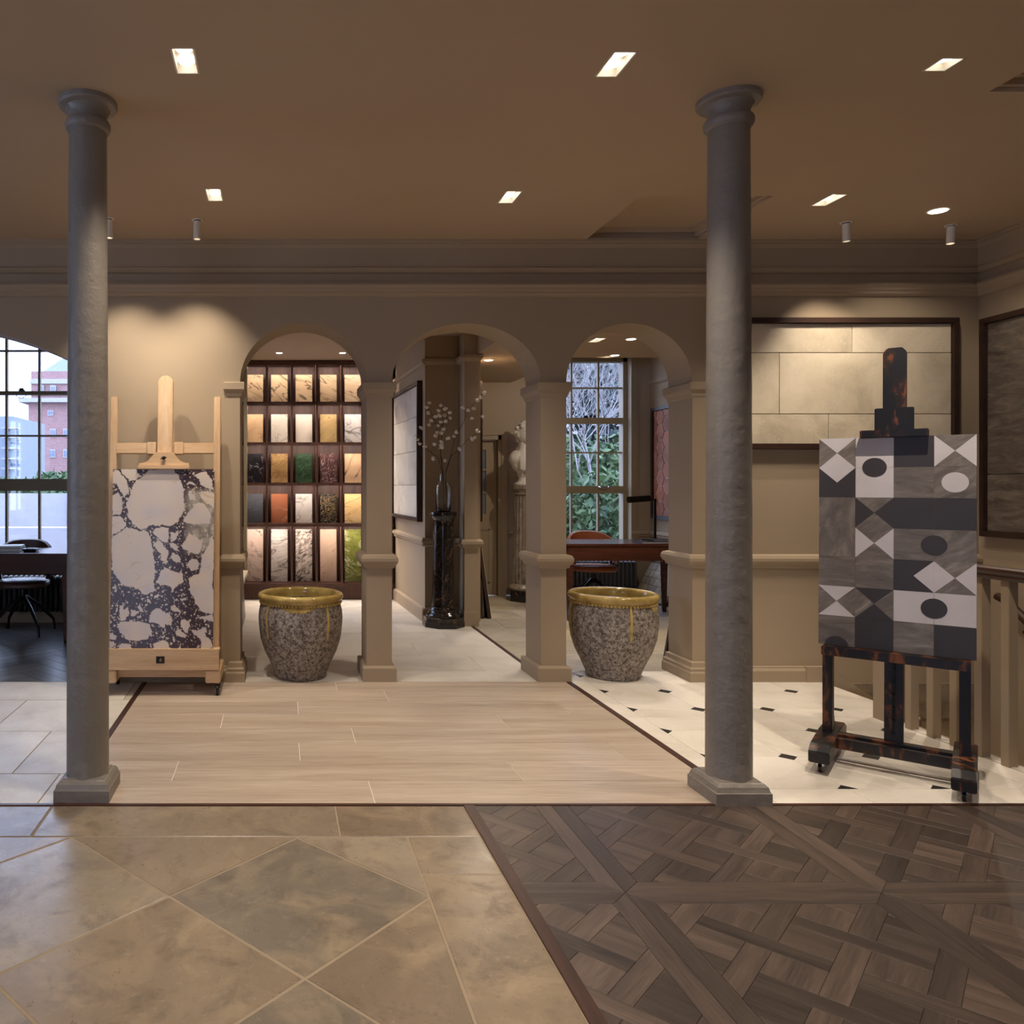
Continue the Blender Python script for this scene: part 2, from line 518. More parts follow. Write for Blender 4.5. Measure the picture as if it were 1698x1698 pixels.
# ---- limestone slabs at the left
bed(-5.2, -0.935, 3.325, 5.395, 'grout_stone')
ys = [3.325, 3.675, 4.31, 4.94, 5.395]; sh = [0.1, 0.35, 0.72, 0.05]
for i in range(4):
    x = -0.935 - sh[i]*0.9; xs = [-0.935, x]
    while xs[-1] > -3.4: xs.append(xs[-1] - 0.92)
    for a, b in zip(xs, xs[1:]):
        if a - b > 0.04:
            piece('stone_slab', [(b, ys[i]), (a, ys[i]), (a, ys[i+1]), (b, ys[i+1])], M['limestone_slab'], FLOOR, 0.0025, z=random.uniform(-0.0012, 0))

# ---- antique flagstones in the foreground: border slabs and a diagonal field
bed(-3.0, 0.78, 1.2, 3.31, 'grout_stone')
for q in ([(-2.2, 3.015), (-0.953, 3.015), (-0.953, 3.305), (-2.2, 3.305)], [(-0.953, 3.015), (0.238, 3.015), (0.238, 3.305), (-0.953, 3.305)],
          [(0.238, 3.015), (0.78, 3.015), (0.78, 3.305), (0.238, 3.305)], [(0.495, 2.722), (0.78, 2.722), (0.78, 3.015), (0.495, 3.015)],
          [(0.495, 1.62), (0.78, 1.62), (0.78, 2.722), (0.495, 2.722)]):
    piece('flagstone', q, M['flag'], FLOOR, 0.003, chamfer=0.004, z=random.uniform(-0.0015, 0))
def dia(p, q): return ((p - q)/2, (p + q)/2)          # X+Y=p, Y-X=q
for a in range(-5, 3):
    for b in range(-3, 6):
        p, q = 2.22 + a*0.8615, 2.94 + b*0.8645
        P = [dia(p, q), dia(p + .8615, q), dia(p + .8615, q + .8645), dia(p, q + .8645)]
        P = clip_rect(P, -2.2, 0.495, 1.3, 3.015)
        if len(P) >= 3 and abs(area(P)) > 0.002:
            piece('flagstone', P, M['flag'], FLOOR, 0.003, chamfer=0.004, z=random.uniform(-0.002, 0), ang=random.choice((0, 0.8, 1.57, 2.4)))

# ---- smoked oak parquet panels
bed(0.825, 3.5, 1.2, 3.305, 'grout_dark')
FW, PP, SW = 0.07, 0.205, 0.068
def parquet_panel(cx, cy, X0, X1, Y0, Y1, bin_):
    h = 0.425; ih = h - FW
    def put(poly, ang):
        poly = [(x + cx, y + cy) for x, y in poly]
        poly = clip_rect(poly, X0, X1, Y0, Y1)
        if len(poly) >= 3 and abs(area(poly)) > 4e-5: bin_.append((poly, ang))
    put([(-h, -h), (h, -h), (ih, -ih), (-ih, -ih)], 0); put([(-h, h), (-ih, ih), (ih, ih), (h, h)], 0)
    put([(-h, -h), (-ih, -ih), (-ih, ih), (-h, h)], math.pi/2); put([(h, -h), (h, h), (ih, ih), (ih, -ih)], math.pi/2)
    s = math.sqrt(0.5)
    rot = lambda u, v: ((u - v)*s, (u + v)*s)
    def lat(u0, u1, v0, v1, ang):
        P = clip_rect([rot(u0, v0), rot(u1, v0), rot(u1, v1), rot(u0, v1)], -ih, ih, -ih, ih)
        if len(P) >= 3 and abs(area(P)) > 4e-5: put(P, ang)
    for i in range(-4, 5):
        for j in range(-4, 5):
            u, v = i*PP, j*PP
            if (i + j) % 2 == 0: lat(u - PP + SW/2, u + PP - SW/2, v - SW/2, v + SW/2, R(45))
            else: lat(u - SW/2, u + SW/2, v - PP + SW/2, v + PP - SW/2, R(135))
            lat(u + SW/2, u + PP - SW/2, v + SW/2, v + PP - SW/2, R(45) if (i*3 + j) % 2 else R(135))
bins = []
for ix in range(0, 4):
    for iy in (0, 1):
        parquet_panel(0.725 + ix*0.85, 2.175 + iy*0.85, 0.825, 3.5, 1.8, 3.305, bins)
bins.sort(key=lambda t: -abs(area(t[0])) / (sum(p[1] for p in t[0])/len(t[0]))**2)
rest = MB()
for k, (poly, ang) in enumerate(bins):
    if k < 300:
        piece('parquet_block', poly, M['parquet'], FLOOR, 0.0006, ang=ang, chamfer=0.0006, minarea=3e-5)
    else:
        q = inset(poly, 0.0006)
        if len(q) >= 3: rest.extrude([(p[0], p[1], -0.012) for p in q], (0, 0, 0.012))
front = []
for ix in range(0, 4): parquet_panel(0.725 + ix*0.85, 1.325, 0.825, 3.5, 1.2, 1.8, front)
for poly, ang in front:
    q = inset(poly, 0.0006)
    if len(q) >= 3: rest.extrude([(p[0], p[1], -0.012) for p in q], (0, 0, 0.012))
tag(rest.build('parquet_blocks_remainder', M['parquet'], FLOOR), kind='stuff')

# ---- rear floors
for (x0, x1) in ((-0.266, 0.607), (0.782, 1.81)):
    bed(x0, x1, 5.395, 5.70, 'grout_light')
    piece('threshold_slab', [(x0, 5.398), (x1, 5.398), (x1, 5.70), (x0, 5.70)], M['rear_tile'], FLOOR, 0.002)
bed(-0.44, 1.84, 5.70, 9.6, 'grout_light')
for r in range(8):
    y0 = 5.70 + r*0.507; x = -0.75 - (0.37 if r % 2 else 0.0)
    while x < 1.84:
        P = clip_rect([(x, y0), (x+.75, y0), (x+.75, y0+.507), (x, y0+.507)], -0.44, 1.84, 5.70, 9.6)
        if len(P) >= 3: piece('rear_tile', P, M['rear_tile'], FLOOR, 0.0015)
        x += 0.75
bed(1.87, 4.55, 5.70, 9.6, 'grout_stone')
for r in range(7):
    y0 = 5.70 + r*0.56; x = 1.87 - (0.33 if r % 2 else 0.0)
    while x < 4.55:
        P = clip_rect([(x, y0), (x+.62, y0), (x+.62, y0+.56), (x, y0+.56)], 1.87, 4.55, 5.70, 9.6)
        if len(P) >= 3: piece('rear_stone', P, M['rear_stone'], FLOOR, 0.002)
        x += 0.62
# dark herringbone of the window bay
bed(-5.2, -0.6, 5.395, 7.75, 'grout_dark')
w = 0.12; n = 5; c45 = math.sqrt(0.5)
for t in range(-70, 90):
    for m in range(-12, 13):
        ox, oy = t*w + m*2*n*w, t*w
        for (bx, by, lx, ly, an) in ((ox, oy, n*w, w, R(45)), (ox + n*w, oy + w - n*w, w, n*w, R(135))):
            ccx, ccy = bx + lx/2, by + ly/2
            wx, wy = (ccx - ccy)*c45 - 2.2, (ccx + ccy)*c45 + 6.5
            if not (-3.3 < wx < -0.6 and 5.1 < wy < 8.0): continue
            P = [((a - b)*c45 - 2.2, (a + b)*c45 + 6.5) for a, b in ((bx, by), (bx+lx, by), (bx+lx, by+ly), (bx, by+ly))]
            P = clip_rect(P, -3.2, -0.75, 5.395, 7.75)
            if len(P) >= 3: piece('herringbone_plank', P, M['herring'], FLOOR, 0.001, ang=an, minarea=1.5e-3)

# ---- dark wood strips between the show areas
def strip(k, x0, x1, y0, y1, lab, mat):
    return struct(box('trim_%d' % k, M[mat], None, x0, x1, y0, y1, -0.012, 0.003, 0.0012), lab, 'floor trim')
strip(1, -3.4, 3.52, 3.305, 3.325, 'long dark wood strip across the floor between the two columns', 'trim_wood')
strip(2, -0.935, -0.903, 3.325, 5.38, 'dark wood strip running under the pale easel', 'trim_wood_y')
strip(3, 1.975, 2.01, 3.325, 5.38, 'dark wood strip beside the white tiles with black insets', 'trim_wood_y')
strip(4, 0.78, 0.825, 1.2, 3.305, 'dark wood strip between flagstones and parquet', 'trim_wood_y')
strip(5, 1.84, 1.87, 5.74, 7.5, 'dark wood strip on the floor behind the middle arch', 'trim_wood_y')

# ---- arcade wall
wb = MB()
def arch_strip(mb, xa, xb, zf, ztop, y0, y1, n=32):
    xs = [xa + (xb - xa)*(0.5 - 0.5*math.cos(math.pi*i/n)) for i in range(n+1)]
    vs = []; fs = []
    for x in xs:
        z = zf(x)
        vs += [(x, y0, z), (x, y0, ztop), (x, y1, z), (x, y1, ztop)]
    for i in range(n):
        a, b = 4*i, 4*i + 4
        fs += [(a, b, b+1, a+1), (a+2, a+3, b+3, b+2), (a, a+2, b+2, b)]
    mb.add(vs, fs)
ZT = CZ + 0.12
def ell(xa, xb):
    c, a = (xa+xb)/2, (xb-xa)/2
    return lambda x: ZS + RISE*math.sqrt(max(0.0, 1 - ((x-c)/a)**2))
for xa, xb in OPEN: arch_strip(wb, xa, xb, ell(xa, xb), ZT, YW, YB)
seg = lambda x: -0.101 + math.sqrt(2.6**2 - (x + 2.625)**2)
arch_strip(wb, -3.95, -1.30, seg, ZT, YW, YB, 40)
for x0, x1, z0 in ((-5.2, -3.95, 0), (-1.30, -0.266, 0), (0.607, 0.782, 0), (1.81, 1.985, 0), (2.855, 3.72, 0), (3.72, 4.95, -2.6)):
    wb.box(x0, x1, YW, YB, z0, ZT)
WB = struct(wb.build('wall_back', M['paint']), 'taupe arcade wall with three round arches and a wide segmental arch', 'wall')

CAP = [(0.0, 1.955), (0.008, 1.965), (0.012, 1.985), (0.026, 2.005), (0.030, 2.012), (0.030, 2.056), (0.026, 2.062)]
RAIL = [(0.0, 0.776), (0.016, 0.782), (0.020, 0.80), (0.030, 0.806), (0.040, 0.828), (0.040, 0.848), (0.030, 0.868), (0.0, 0.876)]
BASE = [(0.028, 0.0), (0.028, 0.092), (0.022, 0.102), (0.0, 0.106)]
for x0, x1 in ((0.607, 0.782), (1.81, 1.985)):
    for nm, pr in (('capital', CAP), ('chair_rail', RAIL), ('pier_base', BASE)):
        MB().ring(x0, x1, YW, YB, pr).build(nm, M['paint'], WB)
# responds at both ends of the arcade
for nm, pr in (('capital', CAP),):
    MB().ring(-0.35, -0.266, YW + 0.002, YB, pr).build(nm, M['paint'], WB)
    MB().ring(2.855, 2.935, YW + 0.002, YB, pr).build(nm, M['paint'], WB)
SKIRT = [(0.030, 0.0), (0.030, 0.075), (0.024, 0.085), (0.016, 0.09), (0.014, 0.102), (0.0, 0.106)]
RB = [(0.034, 0.0), (0.034, 0.06), (0.026, 0.072), (0.028, 0.088), (0.018, 0.10), (0.016, 0.13), (0.0, 0.138)]
MB().ring(-1.30, -0.266, YW, YB, RAIL).build('chair_rail', M['paint'], WB)
MB().ring(-1.30, -0.30, YW, YB, SKIRT).build('skirting', M['paint'], WB)
MB().ring(-0.33, -0.266, YW - 0.004, YB, RB).build('pier_base', M['paint'], WB)
MB().ring(2.855, 2.93, YW - 0.004, YB, RB).build('pier_base', M['paint'], WB)
MB().ring(2.855, 5.0, YW, YB, RAIL).build('chair_rail', M['paint'], WB)
MB().ring(2.90, 3.745, YW, YB, SKIRT).build('skirting', M['paint'], WB)
MB().ring(-5.2, -3.95, YW, YB, RAIL).build('chair_rail', M['paint'], WB)

def mould(name, prof, L, Mx, parent, mat='paint'):
    mb = MB(Mx); mb.extrude([(0, -p, z) for p, z in prof], (L, 0, 0))
    return mb.build(name, M[mat], parent)
FR_TOP = [(0, 3.04), (0.062, 3.04), (0.062, 3.018), (0.050, 3.012), (0.050, 3.0), (0.040, 2.994), (0.032, 2.978), (0.032, 2.85), (0.044, 2.842), (0.044, 2.832), (0.034, 2.826), (0.020, 2.815), (0.0, 2.81)]
FR_RAIL = [(0, 2.742), (0.05, 2.738), (0.056, 2.722), (0.044, 2.706), (0.040, 2.69), (0.032, 2.682), (0.030, 2.668), (0.016, 2.655), (0, 2.65)]
mw = Matrix.Translation((-5.2, YW, 0))
mould('cornice', FR_TOP, 10.03, mw, WB); mould('picture_rail', FR_RAIL, 10.03, mw, WB)

# ---- right wall, slightly angled
P0 = Vector((4.83, YW, 0)); d = Vector((-0.088, -1, 0)).normalized()
nrm = Vector((-d.y, d.x, 0))
MR = Matrix(((d.x, nrm.x, 0, P0.x), (d.y, nrm.y, 0, P0.y), (0, 0, 1, 0), (0, 0, 0, 1)))
WR = struct(MB(MR).box(-0.1, 9.6, 0, 0.2, -2.6, ZT).build('wall_right', M['paint']), 'taupe side wall above the stairwell', 'wall')
mould('cornice', FR_TOP, 9.4, MR, WR); mould('picture_rail', FR_RAIL, 9.4, MR, WR)

# ---- ceiling with the coffers and the downlight openings left out
DL = [(-0.37, 3.105), (1.345, 3.13), (2.655, 3.13), (-0.372, 4.535), (1.347, 4.57), (3.24, 4.617),
      (-0.37, 1.6), (1.345, 1.6), (2.655, 1.6), (-0.37, 0.1), (1.345, 0.1), (2.655, 0.1)]   # the last six carry the rows on behind the viewer
DLW, DLD = 0.092, 0.19
def grid_plane(mb, x0, x1, y0, y1, z, holes, t=0.08):
    xs = sorted({x0, x1} | {h[0] for h in holes} | {h[1] for h in holes})
    ys_ = sorted({y0, y1} | {h[2] for h in holes} | {h[3] for h in holes})
    for a, b in zip(xs, xs[1:]):
        run = None
        for c, e in zip(ys_, ys_[1:]):
            hole = any(h[0] - 1e-6 <= a and b <= h[1] + 1e-6 and h[2] - 1e-6 <= c and e <= h[3] + 1e-6 for h in holes)
            if hole:
                if run: mb.box(a, b, run[0], run[1], z, z + t); run = None
            else: run = (run[0], e) if run else (c, e)
        if run: mb.box(a, b, run[0], run[1], z, z + t)
COF = [(2.10, 2.87, 4.55, 5.40), (3.03, 4.2, 1.9, 3.345)]
SINGLE = (2.655, 3.13)
holes = COF + [(x - DLW/2, x + DLW/2, y - (.05 if (x, y) == SINGLE else DLD/2), y + (.05 if (x, y) == SINGLE else DLD/2)) for x, y in DL]
cm = MB(); grid_plane(cm, -5.4, 5.0, -4.0, YW + 0.02, CZ, holes)
for h in COF: cm.box(h[0]-.05, h[1]+.05, h[2]-.05, h[3]+.05, CZ + 0.085, CZ + 0.16)
CE = struct(cm.build('ceiling', M['ceiling']), 'taupe ceiling with two shallow recessed coffers', 'ceiling')
for h in COF:
    mb = MB()
    for (x0, x1, y0, y1) in ((h[1]-.045, h[1], h[2], h[3]), (h[0], h[1], h[3]-.045, h[3]), (h[0], h[0]+.045, h[2], h[3]) if h[0] > 3 else (h[1]-.02, h[1], h[2], h[3])):
        mb.box(x0, x1, y0, y1, CZ + .05, CZ + .09)
        cx_, cy_ = (x0+x1)/2, (y0+y1)/2
    mb.box(h[1]-.02, h[1], h[2], h[3], CZ + .02, CZ + .06); mb.box(h[0], h[1], h[3]-.02, h[3], CZ + .02, CZ + .06)
    mb.build('coffer_moulding', M['ceiling'], CE)

# ---- walls that carry holes
def wall_x(name, x0, x1, y, t, z0, z1, holes, label):
    """wall facing the camera, thickness t away from it, holes (xa, xb, za, zb)"""
    mb = MB()
    xs = sorted({x0, x1} | {h[0] for h in holes} | {h[1] for h in holes})
    zs = sorted({z0, z1} | {h[2] for h in holes} | {h[3] for h in holes})
    for a, b in zip(xs, xs[1:]):
        for c, e in zip(zs, zs[1:]):
            if not any(h[0] <= a and b <= h[1] and h[2] <= c and e <= h[3] for h in holes): mb.box(a, b, y, y + t, c, e)
    return struct(mb.build(name, M['paint']), label, 'wall')
def wall_y(name, y0, y1, x, t, z0, z1, holes, label):
    mb = MB()
    ys_ = sorted({y0, y1} | {h[0] for h in holes} | {h[1] for h in holes})
    zs = sorted({z0, z1} | {h[2] for h in holes} | {h[3] for h in holes})
    for a, b in zip(ys_, ys_[1:]):
        for c, e in zip(zs, zs[1:]):
            if not any(h[0] <= a and b <= h[1] and h[2] <= c and e <= h[3] for h in holes): mb.box(x, x + t, a, b, c, e)
    return struct(mb.build(name, M['paint']), label, 'wall')

LW = [(-0.6, 0.8, 0.8, 2.7), (1.8, 3.2, 0.8, 2.7)]
wall_y('wall_left', -4.0, 7.95, -5.4, 0.2, 0, ZT, LW, 'taupe side wall with tall windows, out of the picture')
wall_x('wall_front', -5.4, 5.0, -4.2, 0.2, 0, ZT, [(-3.4, -1.6, 0.6, 2.75)], 'taupe wall with one window behind the viewer')
WBAY = wall_x('wall_bay', -5.4, -0.6, 7.75, 0.25, 0, ZT, [(-3.41, -1.75, 0.52, 2.95)], 'wall of the bay holding the tall sash window over the radiator')
WREAR = wall_x('wall_rear', -0.6, 4.75, 9.6, 0.25, 0, ZT, [(3.302, 4.313, 0.50, 2.93), (2.02, 2.68, 0, 1.911)], 'rear wall with a glazed door and a garden sash window')
wall_y('wall_partition', YB, 9.6, -0.6, 0.16, 0, ZT, [(7.95, 9.2, 0.35, 2.7)], 'side wall of the shelf room with a window')
WRR = struct(box('wall_rear_right', M['paint'], None, 4.55, 4.75, YB, 9.6, 0, ZT), 'side wall of the rear room with the hexagon tile picture', 'wall')
wm = MB()
wm.extrude([(1.365, 9.6, 0), (1.45, 7.77, 0), (2.0, 7.77, 0), (2.0, 9.6, 0)], (0, 0, 2.9))
wm.box(1.78, 1.915, 7.51, 7.78, 0, 2.9)
WM = struct(wm.build('wall_middle', M['paint']), 'wall stub with a slim pilaster beside the black marble pedestal', 'wall')
# rails on the rear walls
dv = Vector((1.45 - 1.365, 7.77 - 9.6, 0)); Lm = dv.length; dv.normalize()
nv = Vector((-dv.y, dv.x, 0))
MM = Matrix(((dv.x, nv.x, 0, 1.365), (dv.y, nv.y, 0, 9.6), (0, 0, 1, 0), (0, 0, 0, 1)))
def rails(Mx, L, parent, zr=0.83, pict=2.60, off=0.0):
    mould('chair_rail', [(0, zr-.085), (.02, zr-.07), (.022, zr-.05), (.038, zr-.04), (.038, zr-.015), (.028, zr), (0, zr+.005)], L, Mx, parent)
    mould('skirting', [(0, 0), (.026, 0), (.026, .12), (.014, .135), (0, .14)], L, Mx, parent)
    if pict: mould('picture_rail', [(0, pict), (.036, pict), (.036, pict-.03), (.02, pict-.05), (0, pict-.06)], L, Mx, parent)
rails(MM, Lm + 0.03, WM)
rails(Matrix.Translation((1.42, 7.77, 0)), 0.37, WM)
for nm, pr in (('chair_rail', [(0, .745), (.02, .76), (.022, .78), (.038, .79), (.038, .815), (.028, .83), (0, .835)]), ('picture_rail', [(0, 2.54), (.02, 2.55), (.036, 2.57), (.036, 2.6), (0, 2.601)]), ('skirting', [(.005, 0), (.005, .138), (0, .14)])):
    MB().ring(1.78, 1.915, 7.51, 7.78, pr).build(nm, M['paint'], WM)
rails(Matrix.Translation((2.80, 9.6, 0)), 0.42, WREAR, 0.80, None)
rails(Matrix.Translation((4.313, 9.6, 0)), 0.24, WREAR, 0.80, None)
mr2 = Matrix(((0, 1, 0, 4.55), (-1, 0, 0, 9.6), (0, 0, 1, 0), (0, 0, 0, 1)))
rails(mr2, 3.8, WRR, 0.80, 2.63)
mould('skirting', [(0, 0), (.026, 0), (.026, .12), (.014, .135), (0, .14)], 4.6, Matrix.Translation((-5.2, 7.75, 0)), WBAY)
# rear ceilings
struct(box('ceiling_shelf_room', M['ceiling'], None, -0.6, 1.9, YB, 9.6, 2.83, 2.95), 'ceiling of the shelf room behind the left arch', 'ceiling')
cl = MB(); grid_plane(cl, 1.9, 4.6, YB, 9.62, 2.61, [(2.85, 4.6, 7.73, 9.62), (2.76 - DLW/2, 2.76 + DLW/2, 6.80 - DLD/2, 6.80 + DLD/2)], 0.3)
cl.box(2.8, 4.6, 7.7, 9.62, 3.0, 3.1)
struct(cl.build('ceiling_rear', M['ceiling']), 'lowered ceiling behind the right arches', 'ceiling')
struct(box('ceiling_bay', M['ceiling'], None, -5.4, -0.6, YB, 7.8, 3.03, 3.12), 'ceiling of the window bay', 'ceiling')

# ---- stairwell: kerb, descending steps, lower landing
st = MB()
for k in range(4):
    st.box(3.735 + k*0.27, 3.735 + (k+1)*0.27 + 0.02, 4.6, YW, -2.6, -0.18*(k+1))
for k in range(8):
    st.box(3.62, 4.9, 4.6 - (k+1)*0.26, 4.6 - k*0.26 + 0.01, -2.6, -0.18*4 - 0.18*(k+1))
SW_ = struct(st.build('stair_flight', M['limestone_slab']), 'stone steps going down behind the balustrade', 'stairs')
struct(box('stair_wall', M['paint'], None, 3.50, 3.62, 2.2, 4.56, -2.6, -0.012), 'taupe wall of the stairwell below the balustrade', 'wall')
struct(box('stair_end_wall', M['paint'], None, 3.62, 5.0, 2.0, 2.2, -2.6, -0.012), 'end wall of the stairwell', 'wall')
struct(box('stair_kerb', M['limestone'], None, 3.50, 3.56, 2.2, 4.56, -0.012, 0.004), 'pale stone kerb under the balusters', 'kerb')
# sloping string of the stair on the back wall
sk = MB()
sk.extrude([(3.62, YW - 0.002, 0.0), (3.62, YW - 0.002, 0.106), (3.76, YW - 0.002, 0.106), (4.85, YW - 0.002, -0.62), (4.85, YW - 0.002, -0.9)], (0, -0.034, 0))
sk.build('stair_string', M['paint'], WB)

# ================================================================== WINDOWS AND DOOR
def window(k, x0, x1, z0, z1, y, xbars, zbars, rails_, label, mat='sash', flip=None, fw=0.05):
    """sash window in local x/z; flip = matrix that places it on another wall"""
    w = thing('window_%d' % k, label, 'window', kind='structure')
    if flip is not None: w.matrix_world = flip
    fr = MB()
    fr.box(x0, x0+fw, y, y+.12, z0, z1); fr.box(x1-fw, x1, y, y+.12, z0, z1)
    fr.box(x0, x1, y, y+.12, z1-fw, z1); fr.box(x0, x1, y, y+.12, z0, z0+fw)
    fr.build('window_frame', M[mat], w)
    box('window_sill', M[mat], w, x0-.06, x1+.06, y-.14, y+.06, z0-.04, z0+.005, 0.006)
    MB().box(x0-.09, x0+.005, y-.13, y-.09, z0-.04, z1+.09).box(x1-.005, x1+.09, y-.13, y-.09, z0-.04, z1+.09).box(x0-.09, x1+.09, y-.13, y-.09, z1-.005, z1+.09).build('casing', M[mat], w, 0.006)
    for (a, b) in rails_: box('meeting_rail', M[mat], w, x0+fw, x1-fw, y+.01, y+.09, a, b, 0.004)
    xs = [x0+fw] + list(xbars) + [x1-fw]; zs = [z0+fw]
    edges = sorted([(zb-.009, zb+.009, 0) for zb in zbars] + [(a, b, 1) for a, b in rails_])
    spans = []; cur = z0 + fw
    for a, b, r in edges:
        spans.append((cur, a)); cur = b
        if not r: box('glazing_bar', M[mat], w, x0+fw, x1-fw, y+.035, y+.075, a, b)
    spans.append((cur, z1-fw))
    for xb in xbars:
        for a, b in spans: box('glazing_bar', M[mat], w, xb-.011, xb+.011, y+.035, y+.075, a, b)
    for xa, xc in zip(xs, xs[1:]):
        for a, b in spans:
            if b - a > .05: box('pane', M['glass'], w, xa+.004, xc-.004, y+.053, y+.057, a, b)
    return w

WL = window(1, -3.41, -1.75, 0.52, 2.95, 7.87, (-3.079, -2.747, -2.415, -2.083), (2.709, 1.851), ((2.262, 2.30), (1.296, 1.416)), 'tall many-paned sash window looking onto brick buildings', mat='sash')
WG = window(2, 3.302, 4.313, 0.50, 2.93, 9.70, (3.638, 3.972), (2.56, 1.758), ((2.115, 2.189), (1.253, 1.343)), 'many-paned sash window looking onto a green garden')
k = 3
for (a, b, c, e) in LW:
    f = Matrix(((0, -1, 0, -5.2), (1, 0, 0, 0), (0, 0, 1, 0), (0, 0, 0, 1)))
    window(k, a, b, c, e, 0.08, (a + (b-a)/3, a + 2*(b-a)/3), (c + .6, c + 1.4), ((c + .93, c + .99),), 'tall sash window in the side wall', flip=f); k += 1
f = Matrix(((0, -1, 0, -0.44), (1, 0, 0, 0), (0, 0, 1, 0), (0, 0, 0, 1)))
window(k, 7.95, 9.2, .35, 2.7, 0.06, (8.37, 8.78), (.95, 2.15), ((1.52, 1.58),), 'sash window in the side wall of the shelf room', flip=f); k += 1
for (a, b) in ((-3.4, -1.6),):
    f = Matrix(((-1, 0, 0, a + b), (0, -1, 0, -4.0), (0, 0, 1, 0), (0, 0, 0, 1)))
    window(k, a, b, .6, 2.75, 0.08, (a + (b-a)/3, a + 2*(b-a)/3), (1.2, 2.2), ((1.62, 1.70),), 'tall sash window in the wall behind the viewer', flip=f); k += 1
# sash fittings
for (wn, x, z, y) in ((WL, -2.58, 2.30, 7.87), (WG, 3.80, 2.189, 9.70)):
    MB().box(x-.03, x+.03, y-.01, y+.02, z, z+.012).tube([(x-.02, y, z+.02), (x+.02, y-.01, z+.02)], .008).build('sash_catch', M['black_metal'], wn)
pts = [(-2.58 + .05*math.cos(t), 7.86, 2.262 - .035*math.sin(t)) for t in [math.pi*i/10 for i in range(11)]]
MB().tube(pts, .004, 6).build('pull_ring', M['black_metal'], WL)
for x in (3.47, 4.02):
    MB().tube([(x-.06, 9.70, 1.335), (x-.05, 9.67, 1.325), (x+.05, 9.67, 1.325), (x+.06, 9.70, 1.335)], .008, 6).build('sash_lift', M['chrome'], WG)

D = thing('door_1', 'taupe panelled door with a glazed strip at the end of the hall', 'door', kind='structure')
MB().box(2.02, 2.40, 9.66, 9.70, 0, 1.905).box(2.555, 2.68, 9.66, 9.70, 0, 1.905).box(2.40, 2.555, 9.66, 9.70, 0, 1.0).box(2.40, 2.555, 9.66, 9.70, 1.79, 1.905).build('door_leaf', M['paint'], D)
for za, zb in ((1.0, 1.255), (1.272, 1.535), (1.552, 1.79)):
    box('pane', None, D, 2.40, 2.555, 9.676, 9.684, za, zb).data.materials.append(plain('painted_dim_pane', srgb(116, 124, 138), 0.15))  # opaque grey-blue; the darkness beyond the glass is painted into the colour
MB().box(2.40, 2.555, 9.655, 9.70, 1.253, 1.274).box(2.40, 2.555, 9.655, 9.70, 1.533, 1.554).build('glazing_bar', M['paint'], D)
MB().box(2.10, 2.60, 9.652, 9.662, .15, .165).box(2.10, 2.60, 9.652, 9.662, .80, .815).box(2.10, 2.115, 9.652, 9.662, .15, .815).box(2.585, 2.60, 9.652, 9.662, .15, .815).build('panel_moulding', M['paint'], D)
MB().box(2.68, 2.79, 9.565, 9.62, 0, 1.985).box(2.72, 2.79, 9.55, 9.57, 0, 2.0).box(2.0, 2.79, 9.565, 9.62, 1.911, 1.985).box(2.0, 2.80, 9.545, 9.57, 1.965, 2.0).build('door_casing', M['paint'], D)

# ================================================================== LAMPS
def spot(name, parent, loc, target, watts, ang, blend=0.6, size=0.03, col=WARM):
    L = bpy.data.lights.new(name, 'SPOT'); L.energy = watts; L.color = col
    L.spot_size = R(ang); L.spot_blend = blend; L.shadow_soft_size = size
    o = bpy.data.objects.new(name, L); COL.objects.link(o)
    o.location = loc
    o.rotation_euler = (Vector(target) - Vector(loc)).to_track_quat('-Z', 'Y').to_euler()
    if parent is not None:
        o.parent = parent
        o.matrix_parent_inverse = Matrix.Translation(parent.location).inverted()
    return o

def downlight(x, y, zc, watts, label='white recessed twin downlight in the ceiling behind the viewer', group='twin downlights behind the viewer', single=False, off=None):
    t = thing('recessed_downlight' if not off else 'downlight_%s_offscreen' % off, label, 'downlight', (x, y, zc), group=group)
    w, dd = DLW/2, (.05 if single else DLD/2)
    h = 0.034
    MB().box(-w, w, -dd, dd, h, h+.006).box(-w-.001, -w+.006, -dd, dd, -.001, h).box(w-.006, w+.001, -dd, dd, -.001, h).box(-w, w, -dd, -dd+.006, -.001, h).box(-w, w, dd-.006, dd, -.001, h).build('housing', M['white_metal'], t)
    for s in ((0,) if single else (-1, 1)):
        end = '' if not off else '_%s_%s_offscreen' % (off, 'near' if s < 0 else 'far')
        MB().lathe([(.030, h-.004), (.032, h-.012), (.026, h-.014)], 20, (0, s*.045, 0)).build('lamp' + end, M['bulb'], t, smooth=True)
        if single: spot('lamp_beam', t, (x, y, zc - .004), (2.88, 3.68, 1.0), watts*2.6, 74, .8, .02)
        else: spot('lamp_beam' + end, t, (x, y + s*.045, zc - .004), (x, y + s*.045, 0), watts, 96, 1.0, 0.03)
    return t
DLAB = {(-0.37, 3.105): 'recessed twin downlight close to the column beside the pale easel', (1.345, 3.13): 'recessed twin downlight close to the column beside the white tiles',
        SINGLE: 'recessed single-lamp downlight beside the corner coffer', (-0.372, 4.535): 'recessed twin downlight near the cornice before the sample shelf arch',
        (1.347, 4.57): 'recessed twin downlight near the cornice beside the ceiling coffer', (3.24, 4.617): 'recessed twin downlight in front of the pale stone picture'}
for (x, y) in DL:
    if (x, y) in DLAB: downlight(x, y, CZ, DOWN_W, DLAB[(x, y)], 'twin downlights of the main ceiling', (x, y) == SINGLE)
    else: downlight(x, y, CZ, DOWN_W, off=('front' if y > 1 else 'back') + ('_left' if x < 0 else '_middle' if x < 2 else '_right'))

